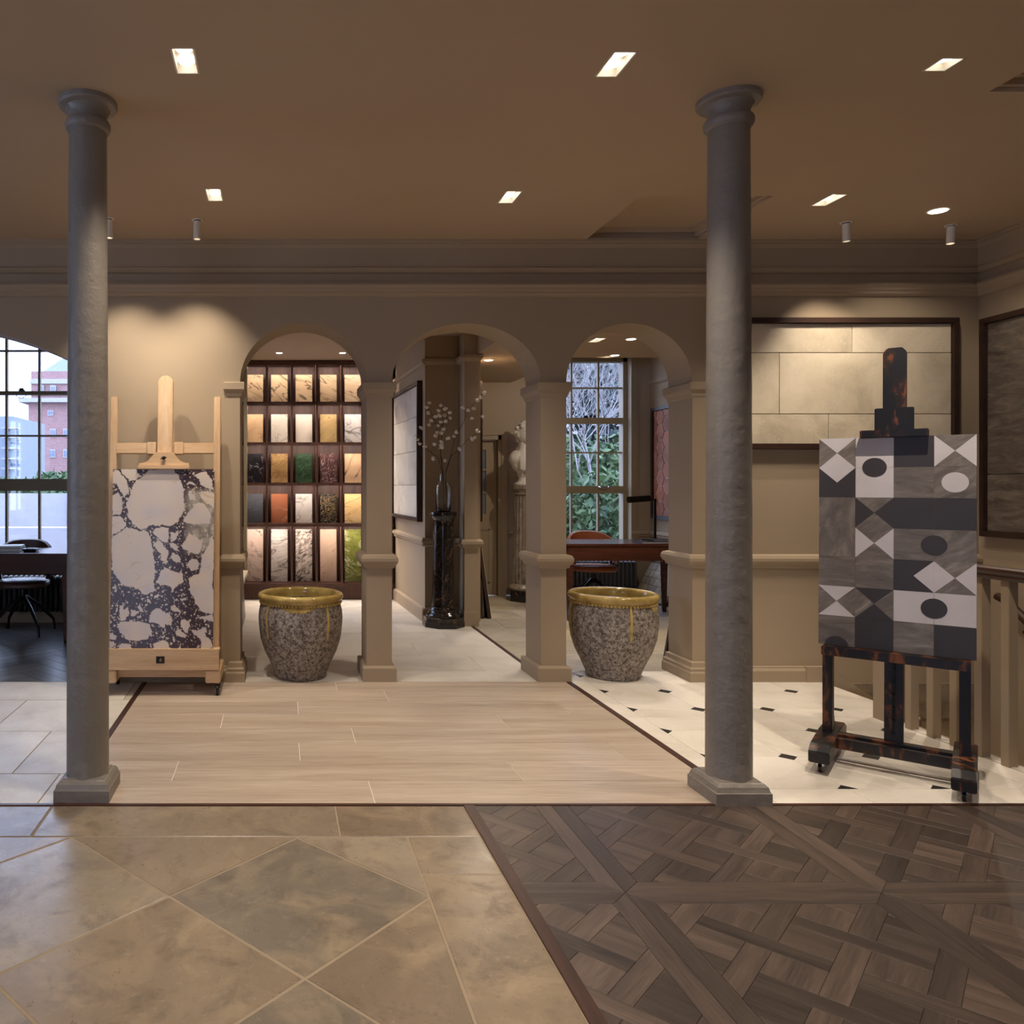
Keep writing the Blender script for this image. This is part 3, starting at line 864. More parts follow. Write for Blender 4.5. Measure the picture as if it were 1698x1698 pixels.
def tube_light(x, y, tilt_to, watts, label, ang=84, length=0.112):
    t = thing('tube_spotlight', label, 'spotlight', (x, y, CZ))
    MB().lathe([(.034, -.004), (.036, 0.0), (.030, .002)], 24).build('ceiling_ring', M['white_metal'], t, smooth=True)
    MB().lathe([(.022, -.02), (.024, 0)], 16).build('swivel', M['black_metal'], t, smooth=True)
    d = (Vector(tilt_to) - Vector((x, y, CZ))).normalized()
    # the tube itself leans only a little, the lamp inside it turns further
    lean = Vector((d.x*0.30, d.y*0.10, -1)).normalized()
    a = Vector((0, 0, -.008)); b = a + lean*length
    hol = Matrix.Translation(a) @ lean.to_track_quat('Z', 'Y').to_matrix().to_4x4()
    MB(hol).lathe([(.001, 0), (.023, 0), (.023, length), (.020, length), (.020, length - .035), (.001, length - .035)], 24, close=False).build('tube', M['white_metal'], t, smooth=True)
    MB(hol).lathe([(.018, length - .034), (.018, length - .032)], 20).build('lens', M['bulb'], t)
    src = Vector((x, y, CZ)) + b + lean*.006
    spot('lamp_beam', t, src, tilt_to, watts, ang, 1.0, 0.02)
    return t
tube_light(-1.07, 4.94, (-0.97, 5.41, 1.4), TUBE_W, 'white tube spotlight on the ceiling close beside the slim column')
tube_light(-0.515, 4.964, (-0.62, 5.41, 1.4), TUBE_W, 'white tube spotlight leaning towards the marble slab on the pale easel')
tube_light(3.626, 5.01, (3.85, 5.41, 1.6), TUBE_W*0.8, 'white tube spotlight hanging upright above the pale stone picture', 80)
tube_light(4.346, 5.067, (3.6, 3.9, 0.3), TUBE_W, 'white tube spotlight leaning in the room corner above the stairwell', 70)

def round_light(x, y, zc, label, r=0.035, watts=0, tgt=None, ang=100, group=None, strength=None):
    t = thing('round_downlight', label, 'downlight', (x, y, zc), group=group)
    MB().lathe([(r+.008, -.003), (r+.012, 0.001)], 28).build('trim_ring', M['white_metal'], t, smooth=True)
    MB().lathe([(r-.003, -.006), (r, -.003)], 24).build('lamp', M['bulb'], t, smooth=True)
    if watts: spot('lamp_beam', t, (x, y, zc - .012), tgt or (x, y, 0), watts, ang, 0.7, 0.025)
    return t
round_light(4.03, 4.79, CZ, 'round recessed spotlight beside the stairwell corner', 0.05, TUBE_W*0.6, (4.4, 5.2, 0.8), 110)
for x, wh in ((0.007, 'black veined'), (0.713, 'burgundy')): round_light(x, 8.745, 2.83, 'small round downlight above the %s marble sample' % wh, 0.035, 60, group='round downlights before the sample shelves')
round_light(2.11, 7.875, 2.61, 'glaring round spotlight above the blossom branches', 0.042, 62, (1.9, 7.4, 0.4), 140)
round_light(3.03, 6.74, 2.61, 'round spotlight in the rear ceiling beside the rectangular downlight', 0.04, 110)
round_light(3.25, 7.58, 2.61, 'round spotlight in the rear ceiling close to the garden window', 0.04, 60, (2.9, 8.9, 1.7), 100)
downlight(2.76, 6.80, 2.61, 45, 'rectangular recessed downlight seen through the right arch', None)

# ================================================================== COLUMNS
def column(x, y, label):
    t = thing('iron_column', label, 'column', (x, y, 0))
    h = 0.118
    MB().ring(-h, h, -h, h, [(0, 0), (0, .052), (-.003, .054), (-.006, .06), (-.010, .075), (-.020, .086), (-.030, .090), (-.032, .094), (-.034, .094)]).build('plinth', M['column_paint'], t, 0.0, True, 25)
    prof = [(.0925, .085)] + [(.091 - .0005*math.sin(3*i) + .0015*math.sin(math.pi*i/20) - .009*(i/20), .093 + (2.90 - .093)*i/20) for i in range(21)]
    MB().lathe(prof, 40).build('shaft', M['column_paint'], t, smooth=True)
    MB().lathe([(.081, 2.895), (.094, 2.905), (.099, 2.918), (.099, 2.932), (.094, 2.942), (.084, 2.946), (.083, 2.968), (.088, 2.985), (.098, 2.998), (.122, 3.004), (.128, 3.012), (.128, 3.031)], 44).build('capital', M['column_paint'], t, smooth=True, angle=30)
    return t
column(-0.838, 3.445, 'slim painted iron column standing beside the pale wooden easel')
column(1.959, 3.413, 'slim painted iron column between oak plank floor and black-inset tiles')

# ================================================================== PALE EASEL WITH BRECCIA SLAB
E = thing('studio_easel', 'pale beech studio easel on casters holding the violet-veined marble slab', 'easel', (-0.757, 5.09, 0))
lean = R(5.5)
ML = Matrix.Translation((0, -0.02, 0.297)) @ Matrix.Rotation(-lean, 4, 'X')     # plane of the slab
for s in (-1, 1):
    ft = MB().box(s*.334-.048, s*.334+.048, -.06, .27, .08, .165).build('foot', M['pale_wood_x'], E, .006)
    MB().box(s*.346-.022, s*.346+.022, .032, .075, -.18, 1.66, ML).build('upright', M['pale_wood'], E, .004)
    for yy in (-.03, .235):
        xx = s*(.334 + (.03 if yy < 0 else 0))
        MB(Matrix.Translation((xx, yy, .036)) @ Matrix.Rotation(R(90), 4, 'Y')).lathe([(.030, -.011), (.036, -.008), (.036, .008), (.030, .011)], 20).build('caster', M['black_metal'], ft, smooth=True)
        MB().box(xx-.018, xx+.018, yy-.02, yy+.02, .045, .083).build('caster_fork', M['black_metal'], ft, .003)
box('lower_beam', M['pale_wood_x'], E, -.30, .30, .0, .06, .105, .17, .004)
box('rear_beam', M['pale_wood_x'], E, -.30, .30, .20, .26, .10, .16, .004)
tr = MB().box(-.375, .375, -.065, -.045, .165, .302).box(-.375, .375, -.06, .035, .27, .297); TRAY = tr.build('tray', M['pale_wood_x'], E, .003)
mp_ = box('maker_plate', M['black_metal'], E, -.028, .026, -.068, -.064, .21, .255)
MB().extrude([(-.006, -.0685, .222), (.006, -.0685, .222), (.008, -.0685, .235), (.002, -.0685, .246), (-.006, -.0685, .234)], (0, -.001, 0)).build('plate_emblem', plain('bronze', srgb(150, 110, 80), .4), mp_)
MB().box(-.33, .33, .036, .07, 1.275, 1.347, ML).build('crossbar', M['pale_wood_x'], E, .004)
for s in (-1, 1):
    MB().box(s*.09-.03, s*.09+.03, .024, .08, 1.27, 1.352, ML).build('bracket', M['pale_wood'], E, .003)
mast = [(-.05, .0, .0)]
arc = [(.05*math.cos(t), 0, 1.75 + .05*math.sin(t)) for t in [math.pi*i/12 for i in range(13)]]
pm = [Vector((.05, .012, .25))] + [Vector((p[0], .012, p[2])) for p in arc] + [Vector((-.05, .012, .25))]
MB(ML).extrude(pm, (0, .05, 0)).build('mast', M['pale_wood'], E, .004)
og = [(-.165, 1.165), (.165, 1.165), (.165, 1.205), (.135, 1.208), (.105, 1.222), (.08, 1.25), (.06, 1.278), (-.06, 1.278), (-.08, 1.25), (-.105, 1.222), (-.135, 1.208), (-.165, 1.205)]
MB(ML).extrude([(x, -.012, z) for x, z in og], (0, .024, 0)).build('top_clamp', M['pale_wood_x'], E, .002)
MB().box(-.17, .17, -.03, .012, 1.163, 1.19, ML).build('clamp_ledge', M['pale_wood_x'], E, .003)
MB(ML).ball((0, -.026, 1.238), .013).tube([(-.02, -.024, 1.232), (.018, -.026, 1.242)], .004).build('knob', M['black_metal'], E, smooth=True)

# the slab: breccia pattern worked out stone by stone (pattern of the stone itself)
def vnoise(x, y, s, seed):
    g = np.random.RandomState(seed).rand(64, 64)
    xi, yi = x*s, y*s
    x0, y0 = np.floor(xi).astype(int), np.floor(yi).astype(int)
    fx, fy = xi-x0, yi-y0; fx = fx*fx*(3-2*fx); fy = fy*fy*(3-2*fy)
    G = lambda a, b: g[a % 64, b % 64]
    return (G(x0, y0)*(1-fx) + G(x0+1, y0)*fx)*(1-fy) + (G(x0, y0+1)*(1-fx) + G(x0+1, y0+1)*fx)*fy
A = [[(650,285),(970,285),(1080,480),(1120,720),(1100,860),(1030,970),(960,1020),(690,1025),(560,1070),(480,1040),(400,900),(375,720),(420,560),(500,440)],
 [(290,285),(500,285),(545,370),(490,440),(400,455),(330,370)], [(190,285),(270,300),(390,470),(400,570),(350,670),(300,580),(250,480),(190,470)],
 [(190,620),(260,580),(310,650),(330,800),(300,880),(190,880)], [(190,900),(310,895),(380,980),(370,1030),(250,1130),(190,1150)],
 [(190,1200),(260,1130),(380,1040),(560,1100),(600,1065),(660,1110),(710,1280),(745,1480),(750,1700),(750,1860),(640,1920),(600,1910),(480,1810),(400,1830),(320,1760),(250,1640),(190,1560)],
 [(740,1040),(900,1045),(925,1130),(910,1240),(850,1240),(720,1130)], [(940,1100),(1000,1120),(1040,1080),(1030,1200),(960,1240)],
 [(735,1260),(800,1210),(850,1250),(925,1370),(890,1490),(830,1470),(810,1380)], [(930,1250),(1000,1240),(1050,1290),(1030,1350),(960,1310)],
 [(960,1390),(1000,1380),(1060,1440),(1070,1510),(1000,1490),(950,1440)], [(1100,920),(1180,820),(1290,710),(1380,740),(1450,860),(1440,1000),(1200,1005),(1110,970)],
 [(1070,1290),(1180,1130),(1260,1150),(1350,1230),(1310,1390),(1200,1380)], [(1150,580),(1200,570),(1250,680),(1200,700)],
 [(1320,560),(1500,600),(1500,800),(1400,720),(1320,660)], [(1240,360),(1400,310),(1450,420),(1500,560),(1380,530),(1300,440)], [(1160,440),(1220,450),(1280,490),(1170,490)],
 [(1500,1100),(1420,1290),(1350,1400),(1300,1650),(1180,1690),(1180,1830),(1260,1990),(1330,2130),(1500,2150)], [(1150,1520),(1220,1450),(1310,1500),(1300,1590),(1200,1620)],
 [(820,1590),(900,1560),(1010,1620),(1110,1640),(1120,1740),(1040,1790),(970,1860),(900,1800),(780,1770),(800,1680)]]
B = [[(320,700),(560,710),(700,750),(735,840),(690,920),(550,970),(400,930),(320,840),(300,760)], [(680,680),(730,570),(820,545),(900,610),(960,620),(985,700),(960,770),(895,750),(885,805),(780,730),(680,720)],
 [(310,500),(350,480),(380,550),(430,520),(440,600),(390,690),(320,690)], [(450,560),(560,590),(500,640),(450,630)], [(530,530),(570,490),(630,610),(590,590)], [(960,520),(1010,500),(1100,590),(1080,610),(960,560)],
 [(1090,690),(1190,690),(1190,850),(1140,840),(1085,760)], [(1010,820),(1080,810),(1180,890),(1130,910),(1040,870)], [(1220,810),(1300,820),(1390,770),(1410,800),(1390,860),(1450,920),(1500,1050),(1340,1060),(1340,930),(1260,880)],
 [(720,1060),(740,990),(860,950),(910,970),(970,1060)], [(150,930),(260,960),(230,1060),(150,1060)], [(150,870),(230,840),(290,910),(280,940),(170,910)], [(310,1010),(360,980),(450,990),(480,1060),(310,1060)],
 [(840,880),(910,880),(880,920)], [(740,380),(780,350),(840,370),(760,420)], [(1080,430),(1150,400),(1150,440),(1090,460)], [(980,910),(1010,900),(1010,960),(990,980)], [(1290,650),(1500,600),(1500,720),(1380,690)]]
stones = [[(x, y) for x, y in p] for p in A] + [[(x, y + 1544) for x, y in p] for p in B]
NX, NY = 300, 520
gx, gy = np.meshgrid(np.linspace(0, 1, NX+1), np.linspace(0, 1, NY+1))
U = 195 + gx*1300; V = 285 + gy*2310
wx = U + (vnoise(U, V, 1/70, 1)-.5)*30 + (vnoise(U, V, 1/22, 2)-.5)*14 + (vnoise(U, V, 1/9, 21)-.5)*7
wy = V + (vnoise(U, V, 1/70, 3)-.5)*30 + (vnoise(U, V, 1/22, 4)-.5)*14 + (vnoise(U, V, 1/9, 22)-.5)*7
sd = np.full(U.shape, 1e9); which = np.zeros(U.shape, int)
for si, P in enumerate(stones):
    dmin = np.full(U.shape, 1e9); ins = np.zeros(U.shape, bool); n_ = len(P)
    for i in range(n_):
        (ax, ay), (bx, by) = P[i], P[(i+1) % n_]
        ex, ey = bx-ax, by-ay
        tt = np.clip(((wx-ax)*ex + (wy-ay)*ey)/(ex*ex+ey*ey+1e-9), 0, 1)
        dmin = np.minimum(dmin, np.hypot(wx-ax-tt*ex, wy-ay-tt*ey))
        cr = ((ay > wy) != (by > wy)) & (wx < (bx-ax)*(wy-ay)/(by-ay+1e-9) + ax)
        ins ^= cr
    s_ = np.where(ins, -dmin, dmin)
    m_ = s_ < sd; sd = np.where(m_, s_, sd); which = np.where(m_, si, which)
# small fragments floating in the matrix
rs = np.random.RandomState(5); frag = np.zeros(U.shape, bool)
for _ in range(2600):
    fx_, fy_, fr_ = rs.uniform(190, 1500), rs.uniform(285, 2600), rs.uniform(4, 14)
    if rs.rand() < 0.6: fr_ *= 0.5
    i0 = int((fx_-195)/1300*NX); j0 = int((fy_-285)/2310*NY); q = 8
    sl = (slice(max(0, j0-q), max(0, j0+q)), slice(max(0, i0-q), max(0, i0+q)))
    frag[sl] |= np.hypot(wx[sl]-fx_, (wy[sl]-fy_)*rs.uniform(.7, 1.4)) < fr_
inside = np.clip((1 - sd)/6, 0, 1)
pale = np.array(srgb(216, 198, 184)[:3]); cream = np.array(srgb(214, 196, 176)[:3]); lav = np.array(srgb(198, 186, 184)[:3]); purple = np.array(srgb(62, 46, 50)[:3]); grey = np.array(srgb(166, 156, 142)[:3])
tone = vnoise(U, V, 1/170, 8)
body = cream[None, None]*(1-tone[..., None]) + lav[None, None]*tone[..., None]
body = np.where(((which*37) % 5 < 2)[..., None], body*.96 + .0, body)
ve = np.clip(1 - np.abs(vnoise(U*.35 + V*1.0, V*.4 - U*.25, 1/80, 9)-.5)/.05, 0, 1)*np.clip((vnoise(U, V, 1/140, 10)-.55)*4, 0, 1)
body = body*(1 - .6*ve[..., None]*np.array([.15, .4, .75]))
mat_ = purple[None, None]*(0.8 + .5*vnoise(U, V, 1/14, 11))[..., None]
gw = np.clip((U-1090)/120, 0, 1)*np.clip((1420-V)/120, 0, 1)*np.clip((V-520)/90, 0, 1)*np.clip(.35 + vnoise(U, V, 1/55, 12), 0, 1)
mat_ = mat_*(1-gw[..., None]) + grey*gw[..., None]
mat_ = np.where(frag[..., None], cream*.88, mat_)
colr = mat_*(1-inside[..., None]) + body*inside[..., None]
SLW, SLH = 0.668, 1.165
sl = MB(ML)
vs = [((gx[j, i]-.5)*SLW, -.012, SLH*(1-gy[j, i])) for j in range(NY+1) for i in range(NX+1)]
q = NX+1
sl.add(vs, [(j*q+i, (j+1)*q+i, (j+1)*q+i+1, j*q+i+1) for j in range(NY) for i in range(NX)])
nfront = len(sl.v)
sl.box(-SLW/2, SLW/2, -.0118, .010, 0, SLH)
tm = NT('violet_breccia_marble')
at = tm.n('ShaderNodeVertexColor'); at.layer_name = 'stone'
tm.color(at.outputs['Color']); tm.rough(0.28)
slab = sl.build('marble_slab', tm.m)
slab.location = E.location
ca = slab.data.color_attributes.new('stone', 'FLOAT_COLOR', 'POINT')
full = np.ones((len(slab.data.vertices), 4), np.float32); full[:, :3] = pale
full[:nfront, :3] = colr.reshape(-1, 3)
ca.data.foreach_set('color', full.ravel())
tag(slab, 'tall marble slab with pale boulders in a violet vein, propped on the pale easel', 'stone slab')

# ================================================================== DARK EASEL WITH GEOMETRIC TILE BOARD
def worn(name):
    t = NT(name); v = t.coords((1, 1, .35), rand=True)
    n = t.noise(v, 14, 6, .68, .4)
    t.color(t.ramp(n, [(.46, srgb(20, 17, 19)), (.53, srgb(36, 24, 18)), (.60, srgb(112, 62, 30)), (.75, srgb(136, 82, 44))]))
    t.rough(.4); t.bump(n, .15, .004)
    return t.m
M['worn'] = worn('worn_black_paint')
EA = R(-42)
G = thing('antique_easel', 'worn black antique easel on casters beside the stair balustrade', 'easel', (2.91, 3.71, 0), EA)
LN = Matrix.Translation((0, 0, .565)) @ Matrix.Rotation(R(-2.0), 4, 'X')
for s in (-1, 1):
    x = s*.255
    ft = MB().loft([[(x-.042, -.30, .052), (x+.042, -.30, .052), (x+.042, -.30, .105), (x-.042, -.30, .105)],
               [(x-.042, -.24, .048), (x+.042, -.24, .048), (x+.042, -.24, .13), (x-.042, -.24, .13)],
               [(x-.042, .02, .048), (x+.042, .02, .048), (x+.042, .02, .14), (x-.042, .02, .14)],
               [(x-.042, .24, .048), (x+.042, .24, .048), (x+.042, .24, .13), (x-.042, .24, .13)],
               [(x-.042, .30, .052), (x+.042, .30, .052), (x+.042, .30, .105), (x-.042, .30, .105)]]).build('foot', M['worn'], G, .004)
    MB().box(x-.02, x+.02, -.035, .035, .13, .535).build('post', M['worn'], G, .003)
    MB().extrude([(x-.01, .03, .13), (x-.01, .15, .13), (x-.01, .03, .40)], (.02, 0, 0)).build('brace', M['worn'], G)
    for yy in (-.25, .25):
        MB(Matrix.Translation((x, yy, .024)) @ Matrix.Rotation(R(90), 4, 'Y')).lathe([(.018, -.009), (.024, -.006), (.024, .006), (.018, .009)], 16).build('caster', M['black_metal'], ft, smooth=True)
        MB().box(x-.016, x+.016, yy-.014, yy+.014, .030, .056).build('caster_fork', M['chrome'], ft, .003)
for yy, z0, z1 in ((-.055, .075, .125), (-.005, .105, .135), (.055, .075, .125)):
    box('base_rail', M['worn'], G, -.235, .235, yy-.018, yy+.018, z0, z1, .003)
MB().box(-.275, .275, -.075, .03, -.045, -.002, LN).build('tray', M['worn'], G, .003)
MB().box(-.036, .036, .012, .055, -.46, 1.00, LN).build('mast', M['worn'], G, .003)
box('mast_slot', M['black_metal'], G, -.006, .006, -.002, .014, .15, .52)
for k in range(6): MB().ball((0, -.003, .18 + k*.06), .006, 6, 4).build('peg_hole', M['black_metal'], G)
MB(LN).extrude([(-.045, .012, .9), (.045, .012, .9), (.045, .012, 1.425), (.028, .012, 1.447), (-.028, .012, 1.447), (-.045, .012, 1.425)], (0, .035, 0)).build('top_mast', M['worn'], G, .003)
MB().box(-.074, .074, -.020, .012, 1.045, 1.155, LN).build('clamp_block', M['worn'], G, .003)
MB().box(-.128, .128, -.055, .012, 1.012, 1.048, LN).build('clamp_ledge', M['worn'], G, .003)

def travertine(name, d, l, rot):
    t = NT(name); v = t.coords((1.0, 1.0, 3.6), (0, rot, 0))
    n = t.noise(v, 5.5, 8, .66, .8); n2 = t.noise(v, 30, 4, .7)
    c = t.ramp(n, [(.3, d), (.52, tuple((a+b)/2 for a, b in zip(d, l))), (.66, l), (.72, tuple(min(1, x*1.3) for x in l))])
    c = t.mix(t.math('MULTIPLY', t.ramp(n2, [(.6, (0, 0, 0, 1)), (.75, (1, 1, 1, 1))]), .3), c, tuple(min(1, x*1.35) for x in l))
    t.color(c); t.rough(.4)
    return t.m
M['t_grey'] = travertine('grey_travertine', srgb(92, 82, 74), srgb(142, 132, 122), 0)
M['t_greyv'] = travertine('grey_travertine_upright', srgb(92, 82, 74), srgb(142, 132, 122), R(80))
M['t_greyd'] = travertine('grey_travertine_diagonal', srgb(92, 82, 74), srgb(146, 136, 126), R(35))
M['t_dark'] = plain('charcoal_tile', srgb(62, 56, 56), .45)
M['t_white'] = plain('lilac_white_tile', srgb(214, 206, 206), .4)
BD = thing('tile_board', 'upright board of black, white and grey geometric tiles on the antique easel', 'sample board', (2.91, 3.71, 0), EA)
BW, BH = .588, 1.017; cw, rh = BW/4, BH/7
MB().box(-BW/2, BW/2, -.010, .011, 0, BH, LN).build('backing', M['t_grey'], BD)
K = {'g': 't_grey', 'v': 't_greyv', 'x': 't_greyd', 'd': 't_dark', 'w': 't_white'}
# each tile: one letter = whole tile, four letters = top, right, bottom, left triangles
rows = [['wxwx', 'w', 'd', 'xwxw'], ['wddd', 'w', 'g', 'x'], ['v', 'xdxd', 'd', 'd'], ['v', 'xwgw', 'g', 'x'],
        ['g', 'g', 'dwdd', 'xwxw'], ['wxwx', 'dxdx', 'w', 'w'], ['g', 'd', 'g', 'd']]
def tilepiece(poly, mat, name='tile', y=-.0155, t=.006, gap=.0005):
    P = inset(poly, gap)
    if len(P) < 3: return
    MB(LN).extrude([(p[0], y, p[1]) for p in P], (0, t, 0)).build(name, M[mat], BD)
for r, row in enumerate(rows):
    for c, code in enumerate(row):
        x0, x1 = -BW/2 + c*cw, -BW/2 + (c+1)*cw; z1 = BH - r*rh; z0 = z1 - rh
        if len(code) == 1: tilepiece([(x0, z0), (x1, z0), (x1, z1), (x0, z1)], K[code])
        else:
            m = ((x0+x1)/2, (z0+z1)/2); cs = [(x0, z1), (x1, z1), (x1, z0), (x0, z0)]
            for i, ch in enumerate(code): tilepiece([cs[i], m, cs[(i+1) % 4]], K[ch], 'triangle_tile', gap=.0001)
def disc(cx_, cz_, mat, r=.0475, half=False):
    n_ = 40; P = [(cx_ + r*math.cos(2*math.pi*i/n_), cz_ + r*.97*math.sin(2*math.pi*i/n_)) for i in range(n_)]
    if half: P = clip(P, 0, -1, 0.0)
    tilepiece(P, mat, 'disc_inlay', -.0166, .004, 0)
disc(-BW/2 + 1.5*cw, BH - rh, 't_dark'); disc(-BW/2 + 3.5*cw, BH - 1.5*rh, 't_white'); disc(-BW/2 + 3*cw, BH - 3.5*rh, 't_dark')
disc(-BW/2 + 3*cw, BH - 5.5*rh, 't_dark'); disc(-BW/2 + .5*cw, 0.0, 't_dark', half=True)

# ================================================================== GLAZED POTS
def pot_body():
    t = NT('mottled_stoneware'); v = t.coords(rand=False)
    n = t.noise(v, 40, 8, .82, .2); n2 = t.noise(v, 95, 4, .75); big = t.noise(v, 4, 4, .6)
    c = t.ramp(n, [(.40, srgb(50, 40, 33)), (.46, srgb(104, 92, 82)), (.52, srgb(158, 147, 136)), (.7, srgb(190, 179, 168))])
    c = t.mix(t.ramp(n2, [(.55, (0, 0, 0, 1)), (.63, (.85, .85, .85, 1))]), c, srgb(48, 34, 28))
    c = t.mix(t.math('MULTIPLY', t.ramp(big, [(.5, (0, 0, 0, 1)), (.7, (1, 1, 1, 1))]), .4), c, srgb(104, 88, 80))
    t.color(c); t.rough(.55); t.bump(n, .5, .006)
    return t.m
M['pot'] = pot_body()
tg = NT('ochre_glaze'); vg = tg.coords(rand=False)
tg.color(tg.ramp(tg.noise(vg, 9, 4), [(.3, srgb(150, 124, 66)), (.6, srgb(190, 162, 96)), (.8, srgb(206, 182, 124))])); tg.rough(.12)
M['glaze'] = tg.m
def pot(x, y, rz, label, run=(-157, 47)):
    t = thing('glazed_pot', label, 'pot', (x, y, 0), rz, group=None)
    out = [(.172, 0), (.182, .012), (.184, .03), (.196, .06), (.222, .12), (.256, .19), (.284, .28), (.294, .36), (.298, .42), (.294, .47), (.284, .51), (.276, .53)]
    MB().lathe(out + [(.255, .53), (.262, .42), (.25, .3), (.2, .12), (.15, .04)], 64).build('body', M['pot'], t, smooth=True, angle=60)
    MB().lathe([(.274, .522), (.280, .532), (.284, .540), (.294, .552), (.302, .566), (.302, .580), (.294, .592), (.280, .597), (.266, .592), (.260, .578), (.258, .55), (.258, .47), (.2571, .469), (.272, .52)], 64, close=False).build('rim', M['glaze'], t, smooth=True, angle=60)
    bd = MB()
    for k_ in range(72):
        a = 2*math.pi*k_/72
        bd.ball((.281*math.cos(a), .281*math.sin(a), .530), .0125, 6, 4)
    bd.build('bead_band', M['glaze'], t, smooth=True)
    pf = [(.530, .276), (.51, .284), (.47, .294), (.42, .298), (.36, .294), (.30, .283)]
    for k_ in range(4):
        a = k_*math.pi/2; b_ = MB()
        for i in range(26):
            z = .522 - i*.0088
            r = np.interp(-z, [-p[0] for p in pf], [p[1] for p in pf])
            b_.ball((r*math.cos(a), r*math.sin(a), z), .0105, 6, 4)
        b_.build('rope_strip', M['glaze'], t, smooth=True)
    # glaze run below the rim
    loops = []
    vs = []; n_ = 26
    for i in range(n_+1):
        a = R(run[0]) + R(run[1])*i/n_
        e = .035*math.sin(math.pi*min(1, max(0, i/n_)))**.5 + .006*math.sin(i*2.1)
        for z, rr in ((.524, .2795), (.524 - e*.55, None), (.524 - e, None)):
            r = rr or np.interp(-z, [-p[0] for p in pf], [p[1] for p in pf]) + .002
            vs.append((r*math.cos(a), r*math.sin(a), z))
    MB().add(vs, [(3*i+j, 3*i+j+1, 3*i+j+4, 3*i+j+3) for i in range(n_) for j in range(2)]).build('glaze_run', M['glaze'], t, smooth=True)
    return t
pot(0.155, 5.56, R(38), 'speckled grey stoneware pot with ochre glazed rim, two rope strips showing')
pot(2.37, 5.56, R(0), 'speckled grey stoneware pot with ochre glazed rim beside black-inset tiles', (-56, 24))

# ================================================================== BALUSTRADE
BL = thing('balustrade', 'painted stair balustrade with square balusters and a dark wood handrail', 'balustrade', (3.51, 4.508, 0))
box('newel_post', M['paint'], BL, -.05, .06, -.05, .06, -.01, 1.0, .004)
MB().ring(-.06, .07, -.06, .07, [(0, 1.0), (.008, 1.01), (.008, 1.03), (-.02, 1.045)]).build('newel_cap', M['frame_wood'], BL)
y = -.16
while y > -2.3:
    MB().box(-.02, .025, y-.0225, y+.0225, .0, .895).build('baluster', M['paint'], BL, .002)
    y -= .145
hr = [(-.032, .893), (.032, .893), (.036, .905), (.030, .915), (.038, .93), (.034, .945), (.018, .953), (-.018, .953), (-.034, .945), (-.038, .93), (-.030, .915), (-.036, .905)]
MB().extrude([(p[0], -2.4, p[1]) for p in hr], (0, 2.36, 0)).build('handrail', M['trim_wood_y'], BL)
# wall handrail that goes down along the side wall
wh = thing('wall_handrail', 'dark wooden handrail sloping down the side wall of the stairwell', 'handrail')
pp = [MR @ Vector(q) for q in ((.25, -.07, .62), (.32, -.07, .60), (3.0, -.07, -1.25))]
MB().tube(pp, .026, 10).build('rail', M['trim_wood_y'], wh, smooth=True)
for sft in (.45, 1.3, 2.2):
    a = MR @ Vector((sft, 0, .51 - (sft-.32)*.69)); b = MR @ Vector((sft, -.07, .51 - (sft-.32)*.69))
    MB().tube([a, b], .01, 6).build('bracket', M['black_metal'], wh)

# ================================================================== FRAMED STONE PANELS
def frame_local(name, label, cat, Mx, w, h, fw=.037, ft=.055, mat='frame_wood'):
    """dark frame in local x (width), y (out of the room +), z from 0"""
    t = thing(name, label, cat); t.matrix_world = Mx
    for nm, b in (('frame_rail', (0, w, 0, fw)), ('frame_rail', (0, w, h-fw, h)), ('frame_stile', (0, fw, fw, h-fw)), ('frame_stile', (w-fw, w, fw, h-fw))):
        box(nm, M[mat], t, b[0], b[1], -ft, 0, b[2], b[3], .002)
    return t
def slabs(t, rects, mat, y=-.03, gap=.0022, name='stone_slab'):
    for (a, b, c, e) in rects:
        P = inset([(a, c), (b, c), (b, e), (a, e)], gap)
        o = MB().extrude([(p[0], y + random.uniform(0, .0025), p[1]) for p in P], (0, .022, 0)).build(name, M[mat], t, .0012)
M['pale_wall_stone'] = stone('pale_cladding_stone', srgb(168, 152, 128), srgb(200, 184, 158), srgb(214, 199, 174), 2.2, .6, .05, .25, .12)
M['grey_slate'] = travertine('striped_brown_travertine', srgb(70, 60, 52), srgb(124, 112, 98), 0)
x0 = 2.98; Wp = 4.655 - x0; zb = 1.598; Hp = 2.4985 - zb
fp = frame_local('framed_stone_panel', 'dark framed picture of pale stone blocks behind the antique easel', 'framed panel', Matrix.Translation((x0, YW, zb)), Wp, Hp)
box('backing', M['grout_stone'], fp, .037, Wp-.037, -.015, 0, .037, Hp-.037)
r1, r2 = 1.841-zb, 2.261-zb
L_, R_ = .037, Wp-.037
slabs(fp, [(L_, 3.774-x0, .037, r1), (3.774-x0, R_, .037, r1), (L_, 3.437-x0, r1, r2), (3.437-x0, R_, r1, r2), (L_, 3.937-x0, r2, Hp-.037), (3.937-x0, R_, r2, Hp-.037)], 'pale_wall_stone')
fr = frame_local('framed_travertine_panel', 'dark framed panel of striped brown travertine on the side wall', 'framed panel', MR @ Matrix.Translation((.075, 0, 1.005)), 1.4, 1.475)
slabs(fr, [(.037, 1.363, .037, .42), (.037, 1.363, .42, 1.438)], 'grey_slate')
